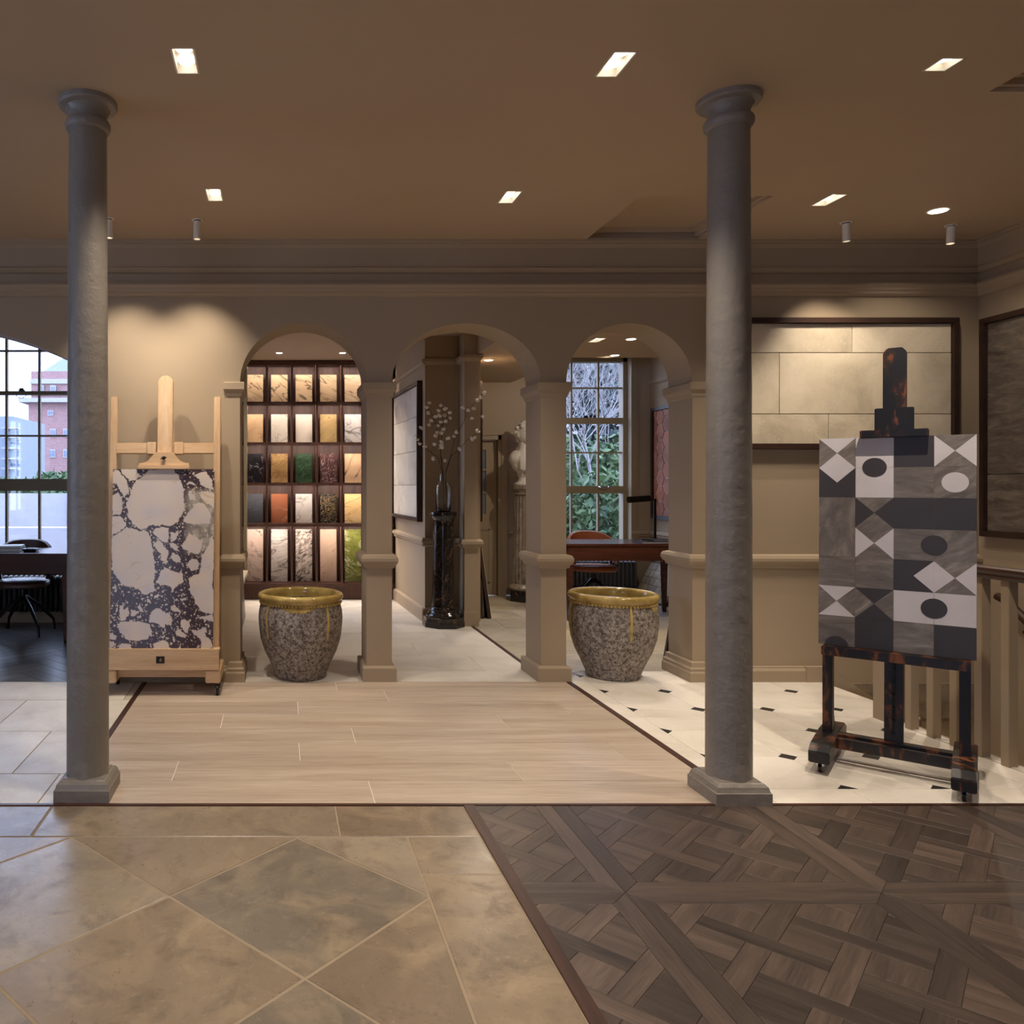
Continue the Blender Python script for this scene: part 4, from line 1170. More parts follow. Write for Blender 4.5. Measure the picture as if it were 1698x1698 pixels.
# left-facing wall of the middle stub: big pale panel
pl = frame_local('framed_limestone_panel', 'dark framed panel of pale limestone courses beside the blossom vase', 'framed panel', MM @ Matrix.Translation((.35, 0, .985)), 1.38, 1.42)
M['pale_panel'] = stone('limestone_courses', srgb(176, 166, 152), srgb(206, 196, 180), srgb(220, 212, 198), 2.0, .55, .05, .15, .08)
slabs(pl, [(.037, 1.343, .037, .37), (.037, 1.343, .37, .72), (.037, .7, .72, 1.07), (.7, 1.343, .72, 1.07), (.037, 1.343, 1.07, 1.383)], 'pale_panel')
# hexagon tile picture on the rear right wall
hx = frame_local('framed_hexagon_panel', 'dark framed picture of terracotta hexagon tiles', 'framed panel', mr2 @ Matrix.Translation((.12, 0, .95)), 1.3, 1.33)
M['terracotta'] = stone('terracotta', srgb(132, 72, 46), srgb(164, 98, 66), srgb(184, 124, 90), 5, .6, .15, .1, .1)
box('backing', M['grout_light'], hx, .037, 1.263, -.02, 0, .037, 1.293)
rr = .105
for i in range(0, 9):
    for j in range(0, 9):
        cx_ = .03 + i*rr*1.5; cz_ = .03 + j*rr*math.sqrt(3) + (rr*math.sqrt(3)/2 if i % 2 else 0)
        P = [(cx_ + rr*math.cos(R(60*q_)), cz_ + rr*math.sin(R(60*q_))) for q_ in range(6)]
        P = clip_rect(P, .037, 1.263, .037, 1.293)
        if len(P) < 3 or abs(area(P)) < 1e-3: continue
        P = inset(P, .005)
        if len(P) >= 3: MB().extrude([(p[0], -.032, p[1]) for p in P], (0, .014, 0)).build('hexagon_tile', M['terracotta'], hx)
# picture seen edge-on past the pilaster
ed = frame_local('framed_edge_panel', 'dark framed panel seen edge-on past the slim pilaster', 'framed panel', Matrix(((0, -1, 0, 2.0), (1, 0, 0, 7.9), (0, 0, 1, .985), (0, 0, 0, 1))), 1.2, 1.42)
slabs(ed, [(.037, 1.163, .037, 1.383)], 'pale_panel')

# boards leaning on walls
def leaning(name, label, Mx, w, h, deg, stonemat, cols, rws, t=.03, group=None, cat='sample board'):
    """board standing on its lower edge, leaning back towards local +y"""
    o = thing(name, label, cat, group=group); o.matrix_world = Mx
    Q = Matrix.Rotation(R(-deg), 4, 'X')
    MB(Q).box(0, w, 0, t, 0, h).build('frame', M['frame_wood'], o, .002)
    for i in range(cols):
        for j in range(rws):
            off = (.5 if j % 2 else 0)/cols*w*.0
            a, b = .02 + (w-.04)*i/cols, .02 + (w-.04)*(i+1)/cols; c, e = .02 + (h-.04)*j/rws, .02 + (h-.04)*(j+1)/rws
            P = inset([(a, c), (b, c), (b, e), (a, e)], .003)
            MB(Q).extrude([(p[0] + random.uniform(-.002, .002), -.006 - random.uniform(0, .003), p[1]) for p in P], (0, .008, 0)).build('sample_tile', M[stonemat], o)
    return o
M['cobble'] = stone('tumbled_stone', srgb(120, 110, 98), srgb(158, 146, 126), srgb(186, 172, 146), 6, .65, .2, .2, .15)
leaning('cobble_board', 'board of tumbled grey and cream stones leaning on the rear wall', mr2 @ Matrix.Translation((.10, -.27, 0)), .80, .50, 28, 'cobble', 7, 5)
# two boards propped against the wall beyond the pilaster
for (xx, dg, hh, lab) in ((2.156, 8.0, .74, 'taller dark edged sample board leaning past the pilaster'), (2.08, 3.0, .40, 'short dark board tucked behind the one leaning past the pilaster')):
    Mx = Matrix(((0, -1, 0, xx), (1, 0, 0, 7.94), (0, 0, 1, 0), (0, 0, 0, 1)))
    leaning('leaning_board', lab, Mx, .9, hh, dg, 'pale_panel', 1, 2, .035)
leaning('leaning_board', 'dark edged board leaning on the back of the arcade behind the speckled pot', Matrix(((-1, 0, 0, 3.75), (0, -1, 0, 5.99), (0, 0, 1, 0), (0, 0, 0, 1))), .82, .62, 18, 'grey_slate', 1, 1)
leaning('leaning_board', 'dark board edge showing beside the left arch jamb', Matrix(((0, -1, 0, -.345), (1, 0, 0, 7.13), (0, 0, 1, 0), (0, 0, 0, 1))), .87, .82, 3, 'grey_slate', 1, 1)

# ================================================================== SAMPLE SHELVES
SH = thing('sample_shelving', 'tall dark walnut shelving with lit niches of stone samples', 'shelving', (0, 9.25, 0))
DX = [-.435 + .296*i for i in range(7)]
ZB = [0.187, .8935, 1.379, 1.856, 2.334, 2.815]
box('plinth', M['shelf_wood'], SH, -.437, 1.36, .02, .34, 0, .175, .002)
box('back_panel', M['shelf_wood'], SH, -.437, 1.36, .315, .34, .175, 2.82)
box('top_board', M['shelf_wood'], SH, -.437, 1.365, -.01, .34, 2.795, 2.828, .002)
for x in DX: box('divider', M['shelf_wood'], SH, x-.011, x+.011, 0, .315, .175, 2.80)
for z in ZB[:-1]: MB().box(-.437, 1.36, -.003, .315, z-.010, z+.004).box(-.437, 1.36, -.003, .014, z-.030, z-.010).build('shelf_board', M['shelf_wood'], SH)
box('top_lip', M['shelf_wood'], SH, -.437, 1.36, -.003, .014, 2.77, 2.80)
for r in range(5):
    for c in range(6):
        box('light_strip', M['led'], SH, DX[c]+.02, DX[c+1]-.02, .018, .034, ZB[r+1]-(.016 if r < 4 else .026), ZB[r+1]-(.0105 if r < 4 else .0205))

V1 = {}
def sample(name, base, base2, vein, **kw):
    V1[name] = marble(name, srgb(*base), srgb(*base2), srgb(*vein), **kw)
cream1, cream2 = (206, 176, 138), (222, 196, 160)
sample('s00', cream1, cream2, (98, 82, 66), scale=2.6, rot=-.5, width=.035, stretch=(.8, 3, 3)); sample('s01', cream1, cream2, (92, 80, 66), scale=2.2, rot=-.6, width=.04, stretch=(.8, 3, 3))
sample('s02', cream1, cream2, (84, 72, 62), scale=2.4, rot=-.4, width=.045, stretch=(.8, 3, 3)); sample('s03', cream1, cream2, (110, 92, 74), scale=2.8, rot=-.5, width=.03, stretch=(.8, 3, 3))
sample('s04', (206, 178, 142), (224, 200, 168), (120, 98, 76), scale=3.2, rot=-.3, width=.025, stretch=(.8, 3, 3))
sample('s10', (206, 168, 124), (222, 190, 150), (196, 152, 110), scale=5, width=.02); sample('s11', (204, 192, 176), (218, 208, 194), (140, 130, 120), scale=2.8, rot=1.0, width=.018)
sample('s12', (218, 206, 190), (228, 218, 204), (206, 192, 176), scale=2, width=.01); sample('s13', (170, 142, 94), (196, 168, 120), (150, 122, 78), scale=5, width=.02)
sample('s14', (196, 190, 186), (220, 214, 208), (96, 92, 92), scale=3.0, rot=-.4, width=.06)
sample('s20', (24, 22, 26), (36, 33, 38), (196, 190, 186), scale=4.2, rot=1.1, width=.012); sample('s21', (136, 106, 66), (176, 142, 96), (110, 84, 52), scale=7, width=.03, blotch=.4)
sample('s22', (28, 46, 32), (52, 78, 54), (92, 116, 88), scale=9, width=.03, blotch=.35); sample('s23', (58, 32, 34), (84, 50, 50), (206, 190, 186), scale=7, rot=.9, width=.022, vein2=srgb(176, 150, 146), dist=2.2)
sample('s24', (206, 168, 130), (224, 192, 156), (92, 76, 64), scale=2.2, rot=1.3, width=.035)
sample('s30', (70, 72, 78), (88, 90, 96), (120, 118, 118), scale=2.5, rot=.8, width=.008); sample('s31', (150, 92, 64), (166, 106, 78), (206, 180, 168), scale=1.1, rot=.3, width=.010)
sample('s32', (204, 196, 188), (222, 216, 208), (150, 142, 132), scale=2.6, rot=.6, width=.04); sample('s33', (26, 22, 18), (44, 36, 26), (188, 146, 66), scale=6, width=.03, vein2=srgb(214, 204, 186), dist=2.4)
sample('s34', (226, 188, 124), (238, 210, 158), (168, 112, 44), scale=2.4, rot=.2, width=.035)
sample('s40', (208, 182, 166), (224, 204, 190), (84, 60, 58), scale=2.2, rot=-.9, width=.02); sample('s41', (206, 196, 188), (226, 218, 210), (122, 110, 98), scale=2.6, rot=.2, width=.05, blotch=.5)
sample('s42', (206, 192, 180), (224, 210, 196), (62, 46, 50), scale=5, width=.08, blotch=.9, dist=2.0); sample('s43', (208, 176, 152), (220, 192, 170), (176, 140, 118), scale=2.6, rot=1.0, width=.02)
sample('s44', (108, 116, 48), (152, 152, 82), (222, 216, 180), scale=2.4, rot=-.35, width=.045, vein2=srgb(72, 84, 36))
LB = {'00': 'cream stone sample with fine brown diagonal veins at the top corner of the shelves', '01': 'cream stone sample with a long curved brown vein, topmost shelf row', '02': 'cream stone sample with a broad smoky vein, middle of the topmost shelf row',
 '03': 'cream stone sample with thin drifting veins above the olive-beige sample', '04': 'cream stone sample with faint wavy veins at the topmost row end',
 '10': 'plain peach-beige stone sample above the black veined one', '11': 'off-white stone sample with a grey streak, above the mottled gold-brown one', '12': 'plain ivory stone sample above the green marble', '13': 'glossy olive-beige stone sample above the burgundy marble', '14': 'white stone sample with sweeping grey bands',
 '20': 'black marble sample with white lightning veins', '21': 'mottled gold-brown stone sample beside the green marble', '22': 'deep green marble sample in the lit shelves', '23': 'burgundy marble sample laced with white veins', '24': 'peach stone sample with one dark upright vein',
 '30': 'plain slate grey stone sample', '31': 'terracotta red marble sample with a white vein', '32': 'white marble sample with soft grey veins below the green one', '33': 'black and gold veined marble sample', '34': 'golden onyx sample with amber veins',
 '40': 'tall pink-white marble sample with a dark diagonal vein, bottom row', '41': 'tall white marble sample clouded with grey, bottom row', '42': 'tall violet breccia marble sample, bottom row', '43': 'tall plain blush stone sample, bottom row', '44': 'tall olive green onyx sample with white bands, bottom row'}
for r in range(5):
    zi = 4 - r
    z0 = ZB[zi] + .004; hh = .352 if r < 4 else .63
    for c in range(5):
        key = '%d%d' % (r, c)
        xc = (DX[c] + DX[c+1])/2
        th = R(5.0 if r < 4 else 4.0)
        Q = Matrix.Rotation(-th, 4, 'X')
        o = MB(Q).box(-.1, .1, 0, .012, 0, hh).build('stone_sample', V1['s' + key], None, .0012)
        o.location = (xc, 9.25 + .20, z0)
        tag(o, LB[key], 'stone sample', 'stone samples in the lit shelving')

EXTRA = (('s11', 'off-white stone sample in the shelf column beside the limestone panel, topmost'), ('s24', 'peach stone sample in the shelf column beside the limestone panel, second from top'), ('s30', 'slate grey sample in the shelf column beside the limestone panel'),
         ('s32', 'white veined sample in the shelf column beside the limestone panel'), ('s43', 'tall blush sample in the shelf column beside the limestone panel, bottom row'))
for r, (mk, lab) in enumerate(EXTRA):
    o = MB(Matrix.Rotation(-R(5.0 if r < 4 else 4.0), 4, 'X')).box(-.1, .1, 0, .012, 0, .352 if r < 4 else .63).build('stone_sample', V1[mk], None, .0012)
    o.location = ((DX[5] + DX[6])/2, 9.45, ZB[4-r] + .004)
    tag(o, lab, 'stone sample', 'stone samples in the lit shelving')

# ================================================================== BLACK PEDESTAL, VASE, BLOSSOM BRANCHES
M['black_marble'] = marble('black_marble', srgb(20, 19, 21), srgb(36, 32, 32), srgb(122, 88, 58), scale=5, width=.02, rot=1.2, rough=.12, blotch=.05)
PC = (1.585, 7.545)
pd = thing('marble_pedestal', 'polished black marble column pedestal on an octagonal base', 'pedestal', (*PC, 0))
def octa(r, z): return [(r/math.cos(math.pi/8)*math.cos(R(22.5 + 45*k)), r/math.cos(math.pi/8)*math.sin(R(22.5 + 45*k)), z) for k in range(8)]
MB().loft([octa(.188, 0), octa(.188, .045), octa(.184, .048), octa(.178, .051), octa(.178, .09), octa(.172, .094)]).build('base', M['black_marble'], pd)
MB().lathe([(.165, .094), (.168, .11), (.155, .13), (.140, .14), (.134, .155), (.138, .165), (.128, .185), (.118, .19)], 40).build('torus_moulding', M['black_marble'], pd, smooth=True)
MB().lathe([(.113, .185), (.108, .25), (.105, .5), (.098, .8), (.094, .97)], 40).build('shaft', M['black_marble'], pd, smooth=True)
MB().lathe([(.094, .965), (.104, .972), (.104, .985), (.098, .99), (.100, 1.02), (.108, 1.03), (.122, 1.05), (.128, 1.06), (.13, 1.075), (.128, 1.092), (.12, 1.096)], 40).build('capital', M['black_marble'], pd, smooth=True)
tv = NT('clear_glass'); tv.color((.96, .98, .98, 1)); tv.rough(0.0)
tv.b.inputs['Transmission Weight'].default_value = 1.0; tv.b.inputs['IOR'].default_value = 1.45
vz = 1.096
vo = [(.05, 0), (.068, .004), (.073, .015), (.073, .24), (.070, .258), (.058, .276), (.042, .288), (.036, .296), (.035, .352), (.038, .362), (.036, .366)]
vi = [(.033, .366), (.032, .352), (.032, .298), (.038, .284), (.054, .272), (.066, .254), (.069, .24), (.069, .018), (.05, .008), (.001, .007)]
vs_ = MB().lathe(vo + vi, 36).build('glass_vase', tv.m, None, smooth=True, angle=70)
vs_.location = (*PC, vz)
tag(vs_, 'clear glass bottle vase on the black marble pedestal', 'vase')
M['bark'] = plain('dark_bark', srgb(52, 40, 36), .7)
M['petal'] = plain('white_petal', srgb(248, 242, 234), .6)
M['bud'] = plain('green_bud', srgb(176, 150, 84), .6)
def PXb(x, y): return ((x-738.5)/F*7.545, 0, H - (y-VY)/F*7.545 - vz)
zoomb = lambda zx, zy: (680 + zx/7.72, 640 + zy/7.72)
BR = [([(470, 1560), (440, 1130), (430, 950), (400, 800), (380, 640), (350, 480), (300, 380), (240, 280)], [(255, 225), (228, 280), (242, 345), (290, 452), (262, 500), (325, 402), (330, 640), (350, 395), (375, 325)]),
      ([(450, 1560), (450, 1130), (420, 900), (430, 700), (450, 500), (470, 380), (430, 240)], [(428, 245), (468, 297), (480, 370), (415, 382), (490, 450), (420, 462), (380, 510), (460, 545), (540, 340), (545, 410), (430, 600), (390, 600), (420, 712)]),
      ([(500, 1560), (490, 1100), (545, 880), (580, 680), (640, 560), (680, 480), (700, 400), (780, 260), (870, 170), (935, 105)], [(930, 107), (880, 170), (832, 208), (733, 325), (670, 297), (797, 308), (772, 430), (512, 670), (570, 650), (590, 595)]),
      ([(480, 1560), (495, 1110), (540, 900), (640, 800), (720, 700), (800, 640), (880, 590)], [(635, 820), (770, 680), (803, 670), (835, 605), (895, 410)]),
      ([(460, 1560), (445, 1120), (380, 920), (280, 850), (190, 780), (110, 690), (80, 630)], [(130, 745), (190, 775), (318, 925), (150, 535), (105, 690), (460, 955), (322, 750), (410, 760), (432, 792)])]
blab = ['blossom branch rising from the vase towards the dark picture frame', 'densest white blossom branch standing upright in the glass vase', 'tallest blossom branch reaching past the slim pilaster', 'blossom branch leaning out low in front of the pilaster', 'thin blossom branch drooping towards the limestone panel']
rb = random.Random(3)
for bi, (path, fl_) in enumerate(BR):
    t = thing('blossom_branch', blab[bi], 'branch', (*PC, vz), group='blossom branches in the glass vase')
    pts = []
    for k_, (zx, zy) in enumerate(path):
        p = PXb(*zoomb(zx, zy)); spread = max(0, k_-1)/len(path)
        pts.append(Vector((p[0], (-.05, .03, -.14, -.17, -.08)[bi]*min(1.0, spread*1.6), p[2])))
    pts[0].z = .02; pts[0].x = max(-.04, min(.04, pts[0].x)); pts[1].x = max(-.024, min(.024, pts[1].x)); pts[1].y = 0
    st_ = MB().tube(pts, [.0035 - .0022*k_/len(pts) for k_ in range(len(pts))], 6)
    fl_pts = []
    for (zx, zy) in fl_:
        p = PXb(*zoomb(zx, zy)); q_ = min(pts[2:], key=lambda w_: (w_.x-p[0])**2 + (w_.z-p[2])**2)
        c = Vector((p[0], q_.y + rb.uniform(-.03, .03), p[2])); fl_pts.append(c)
        if (c - q_).length > .012: st_.tube([q_, (q_ + c)/2 + Vector((0, 0, -.006)), c], .0013, 5)
    st_.build('stem', M['bark'], t, smooth=True)
    for c in fl_pts:
        f_ = MB()
        for h_ in range(rb.choice((1, 2, 2))):
            cc = c + Vector((rb.uniform(-.014, .014), rb.uniform(-.014, .014), rb.uniform(-.012, .012))) * h_
            for k_ in range(5):
                a = 2*math.pi*k_/5 + rb.random(); rr_ = .0105
                tilt = rb.uniform(-.5, .5)
                f_.ball(cc + Vector((rr_*math.cos(a), rr_*math.sin(a)*.6 + tilt*.004, rr_*math.sin(a)*.85)), .0085, 6, 4, (1, .55, 1))
        f_.build('blossom', M['petal'], t, smooth=True)
    bb = MB()
    for _ in range(10):
        k_ = rb.randrange(3, len(pts)); q_ = pts[k_].lerp(pts[k_-1], rb.random())
        bb.ball(q_ + Vector((rb.uniform(-.03, .03), rb.uniform(-.02, .02), rb.uniform(-.01, .04))), .004, 5, 4)
    tag(bb.build('buds', M['bud'], t), kind='stuff')

# ================================================================== BUST ON FLUTED COLUMN
M['bust'] = stone('white_statuary_marble', srgb(196, 186, 170), srgb(216, 208, 194), srgb(226, 219, 206), 3, .45, .02, .05, .05)
M['fluted'] = marble('grey_brown_marble', srgb(120, 104, 88), srgb(160, 144, 124), srgb(70, 56, 46), scale=4, width=.05, rot=1.3, rough=.3, blotch=.3)
BX, BY = 2.90, 9.22
fc = thing('fluted_column_pedestal', 'fluted grey-brown marble column under the white bust', 'pedestal', (BX, BY, 0))
MB().loft([octa(.20, 0), octa(.20, .12), octa(.19, .13)]).build('base', M['black_marble'], fc)
MB().lathe([(.18, .13), (.185, .15), (.17, .18), (.15, .2)], 32).build('torus_moulding', M['fluted'], fc, smooth=True)
lp = []
for z, r in ((.19, .145), (.6, .138), (1.24, .125)):
    lp.append([((r - .012*(.5 + .5*math.cos(20*2*math.pi*k/120)))*math.cos(2*math.pi*k/120), (r - .012*(.5 + .5*math.cos(20*2*math.pi*k/120)))*math.sin(2*math.pi*k/120), z) for k in range(120)])
MB().loft(lp).build('fluted_shaft', M['fluted'], fc, smooth=True)
MB().lathe([(.125, 1.235), (.142, 1.25), (.13, 1.262), (.14, 1.29), (.16, 1.31), (.16, 1.345), (.15, 1.35)], 32).build('capital', M['fluted'], fc, smooth=True)

def make_bust():
    bm = bmesh.new()
    def blob(c, sc, n=24):
        r = bmesh.ops.create_uvsphere(bm, u_segments=n, v_segments=n//2+4, radius=1.0)
        for v in r['verts']:
            v.co = Vector((v.co.x*sc[0], v.co.y*sc[1], v.co.z*sc[2])) + Vector(c)
    # socle
    def lat(prof, n=28):
        ring = []
        for r, z in prof: ring.append([bm.verts.new((r*math.cos(2*math.pi*k/n), r*math.sin(2*math.pi*k/n), z)) for k in range(n)])
        for a, b in zip(ring, ring[1:]):
            for k in range(n): bm.faces.new((a[k], a[(k+1) % n], b[(k+1) % n], b[k]))
        bm.faces.new(reversed(ring[0])); bm.faces.new(ring[-1])
    lat([(.10, 0), (.105, .02), (.08, .04), (.06, .055), (.055, .09), (.07, .115), (.075, .16)])
    blob((0, .0, .27), (.165, .095, .14)); blob((-.10, 0, .30), (.085, .08, .09)); blob((.10, 0, .30), (.085, .08, .09))   # chest, shoulders
    blob((0, -.04, .25), (.12, .085, .11))
    blob((0, .0, .42), (.055, .06, .11))                          # neck
    blob((0, -.015, .575), (.078, .095, .115))                    # skull
    blob((0, -.06, .525), (.052, .05, .07))                       # jaw
    blob((0, -.112, .555), (.013, .022, .03), 12)                 # nose
    blob((0, -.10, .505), (.028, .016, .012), 12)                 # mouth
    blob((-.03, -.095, .582), (.018, .012, .009), 12); blob((.03, -.095, .582), (.018, .012, .009), 12)
    blob((0, -.085, .60), (.062, .03, .014), 14)                  # brow
    blob((-.078, 0, .56), (.014, .022, .032), 12); blob((.078, 0, .56), (.014, .022, .032), 12)   # ears
    rr_ = random.Random(9)
    for _ in range(46):                                           # curls
        a, e = rr_.uniform(0, 2*math.pi), rr_.uniform(-.15, 1.5)
        v_ = Vector((math.cos(a)*math.cos(e), math.sin(a)*math.cos(e), math.sin(e)))
        if v_.y < -.35 and v_.z < .45: continue
        blob((v_.x*.085, -.01 + v_.y*.10, .59 + v_.z*.11), (.026, .026, .024), 10)
    for k in range(7):                                            # drapery folds
        a = R(-60 + 20*k)
        blob((.13*math.sin(a), -.07 - .03*math.cos(a), .27 - .05*math.cos(a)), (.022, .02, .085), 12)
    me = bpy.data.meshes.new('bust'); bm.to_mesh(me); bm.free()
    o = bpy.data.objects.new('bust_figure', me); COL.objects.link(o)
    md = o.modifiers.new('join', 'REMESH'); md.mode = 'VOXEL'; md.voxel_size = .0065; md.use_smooth_shade = True
    m2 = o.modifiers.new('soft', 'SMOOTH'); m2.iterations = 4; m2.factor = .5
    dg = bpy.context.evaluated_depsgraph_get(); me2 = bpy.data.meshes.new_from_object(o.evaluated_get(dg))
    o.modifiers.clear(); o.data = me2; me2.materials.append(M['bust'])
    return o
bo = make_bust(); bo.name = 'marble_bust'
bo.location = (BX - .02, BY, 1.348); bo.rotation_euler = (0, 0, R(25)); bo.scale = (1.06, 1.06, 1.06)
tag(bo, 'white marble bust with curled hair and draped shoulders on the fluted column', 'bust')

# ================================================================== DESKS, CHAIRS, RADIATORS
def desk(x0, x1, y0, y1, label, ztop=.772):
    t = thing('writing_desk', label, 'desk', ((x0+x1)/2, (y0+y1)/2, 0))
    a, b = (x1-x0)/2, (y1-y0)/2
    P = [(-a+.06, -b), (a-.06, -b), (a, -b+.06), (a, b-.06), (a-.06, b), (-a+.06, b), (-a, b-.06), (-a, -b+.06)]
    MB().extrude([(p[0], p[1], ztop-.025) for p in P], (0, 0, .025)).build('desk_top', M['desk_wood'], t, .004)
    P2 = [(p[0]*.985, p[1]*.97) for p in P]
    MB().extrude([(p[0], p[1], ztop-.17) for p in P2], (0, 0, .146)).build('apron', M['desk_wood'], t, .003)
    for sx in (-1, 1):
        for sy in (-1, 1):
            cx_, cy_ = sx*(a-.10), sy*(b-.07)
            MB().loft([[(cx_-w_, cy_-w_, z), (cx_+w_, cy_-w_, z), (cx_+w_, cy_+w_, z), (cx_-w_, cy_+w_, z)] for z, w_ in ((0, .018), (ztop-.16, .030))]).build('leg', M['desk_wood'], t, .003)
    return t
desk(-3.3, -1.72, 6.65, 7.30, 'dark wood writing desk in the window bay')
desk(2.80, 4.22, 7.75, 8.45, 'mahogany writing desk before the garden window')

def chair(x, y, rz, label, leather, base=True):
    """swivel shell chair, front towards local -y"""
    t = thing('swivel_chair', label, 'chair', (x, y, 0), rz)
    P = []
    for i in range(21):                      # seat outline
        a = 2*math.pi*i/21
        P.append((.235*math.copysign(abs(math.cos(a))**.7, math.cos(a)), .225*math.copysign(abs(math.sin(a))**.7, math.sin(a))))
    MB().loft([[(p[0]*s, p[1]*s, z) for p in P] for s, z in ((.90, .425), (1.0, .44), (1.0, .47), (.93, .485))]).build('seat', M[leather], t, smooth=True, angle=50)
    lo = []
    for i in range(17):                      # wrapped back shell
        a = R(205) - R(230)*i/16
        a = R(-25) + R(230)*i/16
        ca_, sa_ = math.cos(a), math.sin(a)
        top = .845 - .19*(1 - max(0.0, sa_))**1.5
        bot = .50 + .10*max(0.0, sa_)
        r0, r1_ = .235, .25
        lo.append([(r0*ca_, r0*sa_*.95, bot), (r1_*ca_, r1_*sa_, bot), ((r1_+.03)*ca_, (r1_+.03)*sa_, top-.012), ((r1_+.02)*ca_, (r1_+.02)*sa_, top), (r0*1.03*ca_, r0*1.03*sa_, top-.006)])
    MB().loft(lo).build('backrest', M[leather], t, smooth=True, angle=50)
    MB().lathe([(.05, .30), (.028, .31), (.026, .40), (.09, .425)], 20).build('stem', M['black_metal'], t, smooth=True)
    for k_ in range(4):
        a = R(35 + 90*k_)
        MB().tube([(.02*math.cos(a), .02*math.sin(a), .33), (.16*math.cos(a), .16*math.sin(a), .235), (.30*math.cos(a), .30*math.sin(a), .10), (.315*math.cos(a), .315*math.sin(a), .0)], [.022, .018, .014, .011], 8).build('leg', M['black_metal'], t, smooth=True)
    for s in (-1, 1):
        MB().tube([(s*.20, .10, .45), (s*.235, .14, .50), (s*.245, .12, .58)], .018, 8).build('side_support', M['desk_wood'], t, smooth=True)
    return t
chair(-2.34, 7.18, R(8), 'dark leather swivel chair tucked behind the desk in the window bay', 'leather_dark')
chair(3.42, 8.52, R(-4), 'tan leather swivel chair tucked behind the mahogany desk', 'leather_tan')

def radiator(x0, n_, y, label, h=.60, z0=.12):
    t = thing('column_radiator', label, 'radiator', (x0, y, 0))
    me = MB()
    for yy in (-.05, 0, .05): me.tube([(0, yy, z0+.03), (0, yy, z0+h-.03)], .017, 8)
    me.ball((0, 0, z0+.03), .03, 8, 6, (.8, 2.2, 1)); me.ball((0, 0, z0+h-.03), .03, 8, 6, (.8, 2.2, 1))
    mesh = me.mesh('section', smooth=True); mesh.materials.append(M['radiator'])
    for i in range(n_):
        o = bpy.data.objects.new('section', mesh); COL.objects.link(o); o.parent = t; o.location = (i*.05, 0, 0)
    for x in (.05, (n_-2)*.05): box('foot', M['radiator'], t, x-.015, x+.015, -.06, .06, 0, z0+.02, .004)
    return t
radiator(-3.05, 30, 7.62, 'dark column radiator under the bay window', .36)
radiator(3.28, 21, 9.45, 'dark column radiator under the garden window', .33)

# things on the desks
def book(x, y, z, w, dd, h, rz, label, cover, cat='book'):
    t = thing('book', label, cat, (x, y, z), rz)
    MB().box(-w/2, w/2, -dd/2, dd/2, 0, .003).box(-w/2, w/2, -dd/2, dd/2, h-.003, h).box(-w/2, -w/2+.003, -dd/2, dd/2, 0, h).build('cover', cover, t)
    box('pages', M['paper'], t, -w/2+.003, w/2-.004, -dd/2+.004, dd/2-.004, .003, h-.003)
    return t
book(-2.42, 6.92, .772, .32, .25, .032, R(6), 'thick book lying on the bay desk under the paler one', plain('grey_cover', srgb(120, 118, 116), .5))
book(-2.41, 6.93, .804, .29, .22, .018, R(10), 'pale thin book on top of the thicker one', plain('pale_cover', srgb(212, 210, 206), .5))
dt = thing('desk_tray', 'small dark dish on the bay desk beside the books', 'dish', (-2.16, 6.84, .772))
MB().ring(-.06, .06, -.045, .045, [(-.01, 0), (.006, .028)]).build('dish', M['black_metal'], dt)
MB().ring(-.045, .045, -.03, .03, [(0, .0285), (-.012, .034)]).build('cover_pad', M['leather_dark'], dt)
book(3.80, 7.92, .772, .34, .24, .016, R(-5), 'flat black folder on the mahogany desk', plain('black_cover', srgb(26, 24, 26), .4))
book(3.88, 7.98, .788, .26, .2, .014, R(8), 'small black notebook on top of the flat folder', plain('black_cover_2', srgb(34, 31, 33), .4))
lm = thing('desk_lamp', 'dark bronze desk lamp with a horizontal tube shade', 'lamp', (3.92, 8.17, .772))
M['bronze'] = plain('dark_bronze', srgb(40, 34, 28), .3, .7)
MB().lathe([(.085, 0), (.085, .012), (.07, .018), (.02, .022)], 32).build('base', M['bronze'], lm, smooth=True)
MB().box(-.012, .012, -.012, .012, .018, .44).build('stem', M['bronze'], lm, .002)
MB().tube([(0, 0, .43), (-.14, -.03, .435)], .008, 8).build('arm', M['bronze'], lm)
MB().tube([(-.30, -.06, .43), (-.07, -.02, .445)], .034, 20).build('shade', M['bronze'], lm, smooth=True)

# ================================================================== OUTSIDE
struct(box('garden_ground', plain('garden_soil', srgb(96, 92, 90), .9), None, -60, 60, 9.9, 120, -.6, -.35), 'pale ground outside the windows', 'ground')
def brick_mat(name, a, b, mortar):
    t = NT(name); tc = t.n('ShaderNodeTexCoord'); mp = t.n('ShaderNodeMapping'); t.l(tc.outputs['Object'], mp.inputs[0]); mp.inputs['Rotation'].default_value = (R(90), 0, 0)
    br = t.n('ShaderNodeTexBrick'); t.l(mp.outputs[0], br.inputs[0]); t.set(br, Scale=2.2, Color1=a, Color2=b, Mortar=mortar)
    t.color(br.outputs['Color']); t.rough(.85); return t.m
M['brick'] = brick_mat('red_brick', srgb(140, 100, 100), srgb(150, 112, 110), srgb(156, 144, 142))
M['render'] = plain('white_render', srgb(158, 156, 160), .8)
M['roof'] = plain('lead_roof', srgb(120, 128, 142), .6)
M['dark_pane'] = plain('distant_glass', srgb(104, 118, 142), .3)
def P60(x, y, Y=52.0): return px(x, y, Y)
YF = 52.0
bl = thing('brick_building', 'distant brick building with white bands and a domed grey roof', 'building')
a = P60(47, 790); b = P60(170, 668); 
box('brick_storeys', M['brick'], bl, a.x, b.x, YF, YF+14, -.4, b.z)
c = P60(47, 668); d_ = P60(170, 661)
